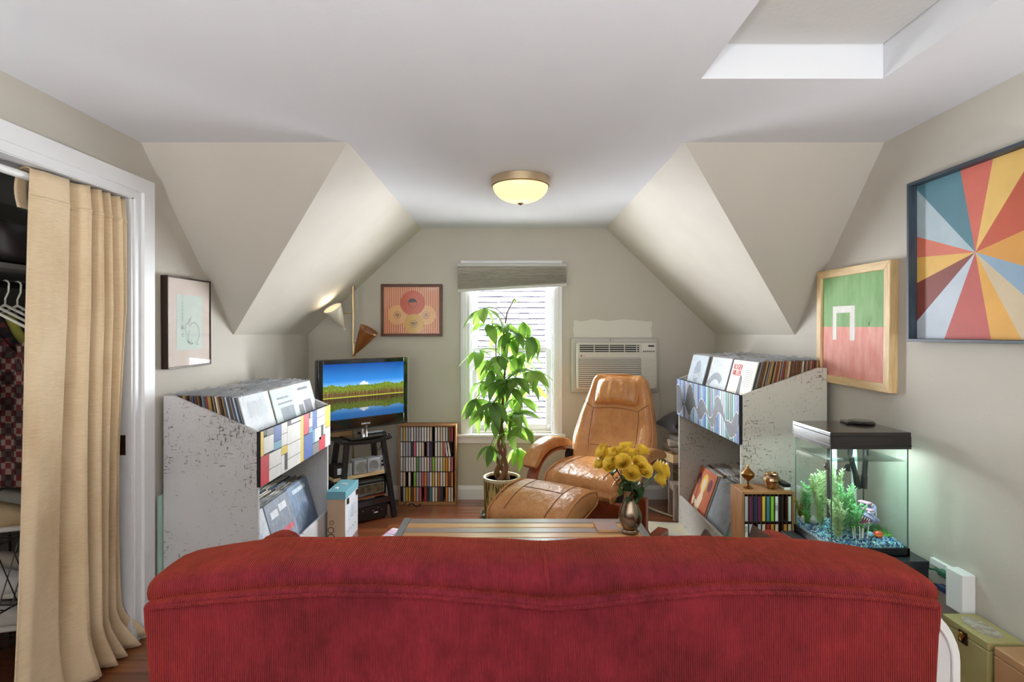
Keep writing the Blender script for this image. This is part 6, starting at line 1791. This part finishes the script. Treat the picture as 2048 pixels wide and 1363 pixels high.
MB().grid(tabback, 4, 8).build('rod_pocket_back', m, CU, smooth=True, angle=180, solid=.003, recalc=False)
MB().grid(lambda u, v: (-.026 + (curt(0, 0)[0] + .026) * v, 1.967 - 2.2 + .055 * u, 2.012 + .006 * math.sin(math.pi * v)), 4, 6).build('rod_pocket_top', m, CU, smooth=True, angle=180, solid=.003, recalc=False)
# shelf and bag
o = MB().bb(-2.56, -1.96, .62, 2.61, 1.665, 1.685).build('closet_shelf', M['closet'], None); tag(o, 'painted shelf inside the closet above the hangers', 'shelf')
o = MB().tube([(-2.08, .62, 1.612), (-2.08, 2.61, 1.612)], .014, 12).build('closet_rod', M['dark'], None, smooth=True); tag(o, 'dark hanging rod inside the closet', 'rod')
T = thing('duffel_bag', 'black bag with orange triangle mark on the closet shelf', 'bag', (-2.15, 2.32, 1.687))
MB().rbox(.34, .42, .175, .06, (8, 8, 4), lambda x, y, z: (x + .012 * noise.noise(Vector((y * 9, z * 12, 1))), y, z + .012 * noise.noise(Vector((x * 9, y * 9, 3)))), (0, 0, .088)).build('bag_body', pm('black_nylon', (40, 32, 30), .6, var=.2), T, smooth=True, angle=80)
m = MB(); m.add([(-.0, -.215, .095), (.035, -.215, .095), (.018, -.215, .128)], [(0, 1, 2)]); m.build('triangle_mark', pm('orange_mark', (196, 84, 52), .6), T, recalc=False)
m = MB(); line2(m, [(.07, .075), (.14, .085)], .003, -.215); line2(m, [(.09, .065), (.10, .092)], .003, -.215); line2(m, [(.105, .066), (.115, .094)], .003, -.215); m.build('white_mark', M['white'], T, recalc=False)
def plaid(name, c1, c2, c3, sc=26):
    m, nt, b = newmat(name)
    ch = nd(nt, 'ShaderNodeTexChecker'); ch.inputs['Scale'].default_value = sc; ch.inputs[1].default_value = rgb(*c1); ch.inputs[2].default_value = rgb(*c2)
    nt.links.new(coords(nt, (1, 0, 1)), ch.inputs[0])
    ch2 = nd(nt, 'ShaderNodeTexChecker'); ch2.inputs['Scale'].default_value = sc / 2.2; ch2.inputs[1].default_value = (1, 1, 1, 1); ch2.inputs[2].default_value = rgb(*c3)
    nt.links.new(coords(nt, (1, 0, 1)), ch2.inputs[0])
    nt.links.new(mixc(nt, .8, ch.outputs[0], ch2.outputs[0], 'MULTIPLY'), b.inputs['Base Color']); b.inputs['Roughness'].default_value = .9
    return m
def garment(yy, mat, lab, drop, sleeve, hang=True, sx=1.0, dx=0):
    T = thing('shirt', lab, 'shirt', (-2.08 + dx, yy, 1.612))
    def body(u, v):
        a = 2 * math.pi * u
        z = -.14 - (drop - .14) * v
        sh_ = .20 * min(1, .18 + 3.6 * v) if v < .25 else .215
        zz = z if v > .02 else -.12
        x = sh_ * math.copysign(abs(math.cos(a)) ** .7, math.cos(a)) * sx
        y = .018 * math.sin(a) * (1 + .5 * math.sin(x * 40))
        zz -= .09 * (abs(x) / .2) * (1 - v) ** 3
        return (x, y, zz)
    MB().grid(body, 28, 18).build('body', mat, T, smooth=True, angle=180, recalc=False)
    for s_ in (-1, 1):
        pts = [(s_ * .19 * sx, 0, -.24), (s_ * .225 * sx, -.005, -.40), (s_ * .24 * sx, -.01, -.24 - sleeve * .7), (s_ * .235 * sx, -.012, -.24 - sleeve)]
        MB().tube(pts, [.04, .036, .034, .03], 12).build('sleeve', mat, T, smooth=True)
    if hang:
        Hn = thing('clothes_hanger', 'white plastic hanger holding %s' % lab.replace(' hanging in the closet', ''), 'hanger', (-2.08 + dx, yy, 1.612), 0, 'white clothes hangers')
        hk = [(.016 * math.cos(R(a)), 0, .0 + .016 * math.sin(R(a))) for a in range(200, -40, -20)]
        MB().tube(hk + [(.014, 0, -.03), (.0, 0, -.06), (0, 0, -.085)], .0035, 8).build('hook', pm('ivory_plastic', (226, 220, 204), .4), Hn, smooth=True)
        MB().tube([(-.2, 0, -.185), (0, 0, -.085), (.2, 0, -.185)], .006, 8).build('shoulder_bar', pm('ivory_plastic2', (226, 220, 204), .4), Hn, smooth=True)
garment(1.985, pm('orange_lace', (214, 142, 104), .8, c2=(96, 60, 44), vscale=60), 'orange lace-patterned top hanging in the closet', .52, .30, False, .86, -.045)
garment(2.11, plaid('plaid_red_cream', (96, 28, 30), (128, 108, 96), (60, 40, 44), 44), 'red and cream plaid shirt hanging in the closet', .80, .62, True, 1.03)
garment(2.165, plaid('plaid_dark_red', (80, 24, 22), (34, 28, 26), (60, 60, 60), 50), 'dark red plaid shirt hanging in the closet', .78, .58, True, .98)
garment(2.22, pm('olive_yellow', (150, 142, 62), .85), 'olive yellow shirt hanging in the closet', .7, .5, True)
garment(2.275, pm('black_knit', (34, 32, 34), .95), 'black jumper hanging in the closet', .75, .6, True)
garment(2.335, pm('charcoal_knit', (54, 50, 48), .95), 'charcoal jumper hanging in the closet', .75, .6, True)
# wire rack with shoes
T = thing('wire_rack', 'dark wire shoe rack on the closet floor', 'shoe rack', (-2.12, 2.25, 0))
wm = pm('wire_dark', (60, 56, 54), .4, .7)
for z in (.22, .36, .62):
    m = MB()
    for yy in [k * .04 - .24 for k in range(13)]: m.tube([(-.2, yy, z), (.2, yy, z)], .0025, 6)
    for xx in (-.2, 0, .2): m.tube([(xx, -.25, z), (xx, .25, z)], .0035, 6)
    m.build('wire_shelf', wm, T)
for sx in (-.2, .2):
    for sy in (-.25, .25): MB().tube([(sx, sy, 0), (sx, sy, .64)], .005, 8).build('upright', wm, T)
m = MB()
for k in range(9): m.tube([(.203, -.24 + k * .06, .36), (.203, -.24 + k * .06 + .09, .60)], .0022, 6); m.tube([(.203, -.24 + k * .06 + .09, .36), (.203, -.24 + k * .06, .60)], .0022, 6)
m.build('lattice_side', wm, T)
def shoe(x, y, z, rz, c, lab):
    T = thing('shoe', lab, 'shoe', (x, y, z), R(rz))
    def fn(px, py, pz):
        t = (px + .13) / .26
        return (px, py * (1 - .25 * abs(t - .6)), (pz + .045) * (1.15 - .75 * t ** 1.2) * 1.25 if pz > -.03 else pz + .045)
    MB().rbox(.26, .09, .09, .035, (10, 4, 4), fn, (0, 0, .012)).build('upper', pm('shoe_upper', c, .7, var=.1), T, smooth=True, angle=80)
    MB().rbox(.27, .095, .02, .009, (6, 3, 1), lambda px, py, pz: (px, py * (1 - .25 * abs((px + .13) / .26 - .6)), pz), (0, 0, .01)).build('sole', pm('shoe_sole', (206, 200, 188), .7), T, smooth=True)
    MB().tube([(.0, -.03, .075), (.02, 0, .085), (.0, .03, .075)], .004, 6).build('lace', M['white'], T, smooth=True)
shoe(-2.03, 2.17, .623, 20, (176, 150, 112), 'tan canvas shoe on the top of the shoe rack')
shoe(-2.03, 2.30, .623, 15, (190, 182, 168), 'pale grey shoe on the top of the shoe rack')
shoe(-2.04, 2.16, .363, 12, (206, 200, 192), 'white shoe on the middle of the shoe rack')
shoe(-2.04, 2.29, .363, 18, (170, 156, 138), 'taupe shoe on the middle of the shoe rack')
shoe(-2.04, 2.18, .223, 14, (200, 192, 182), 'cream shoe on the lowest shelf of the shoe rack')
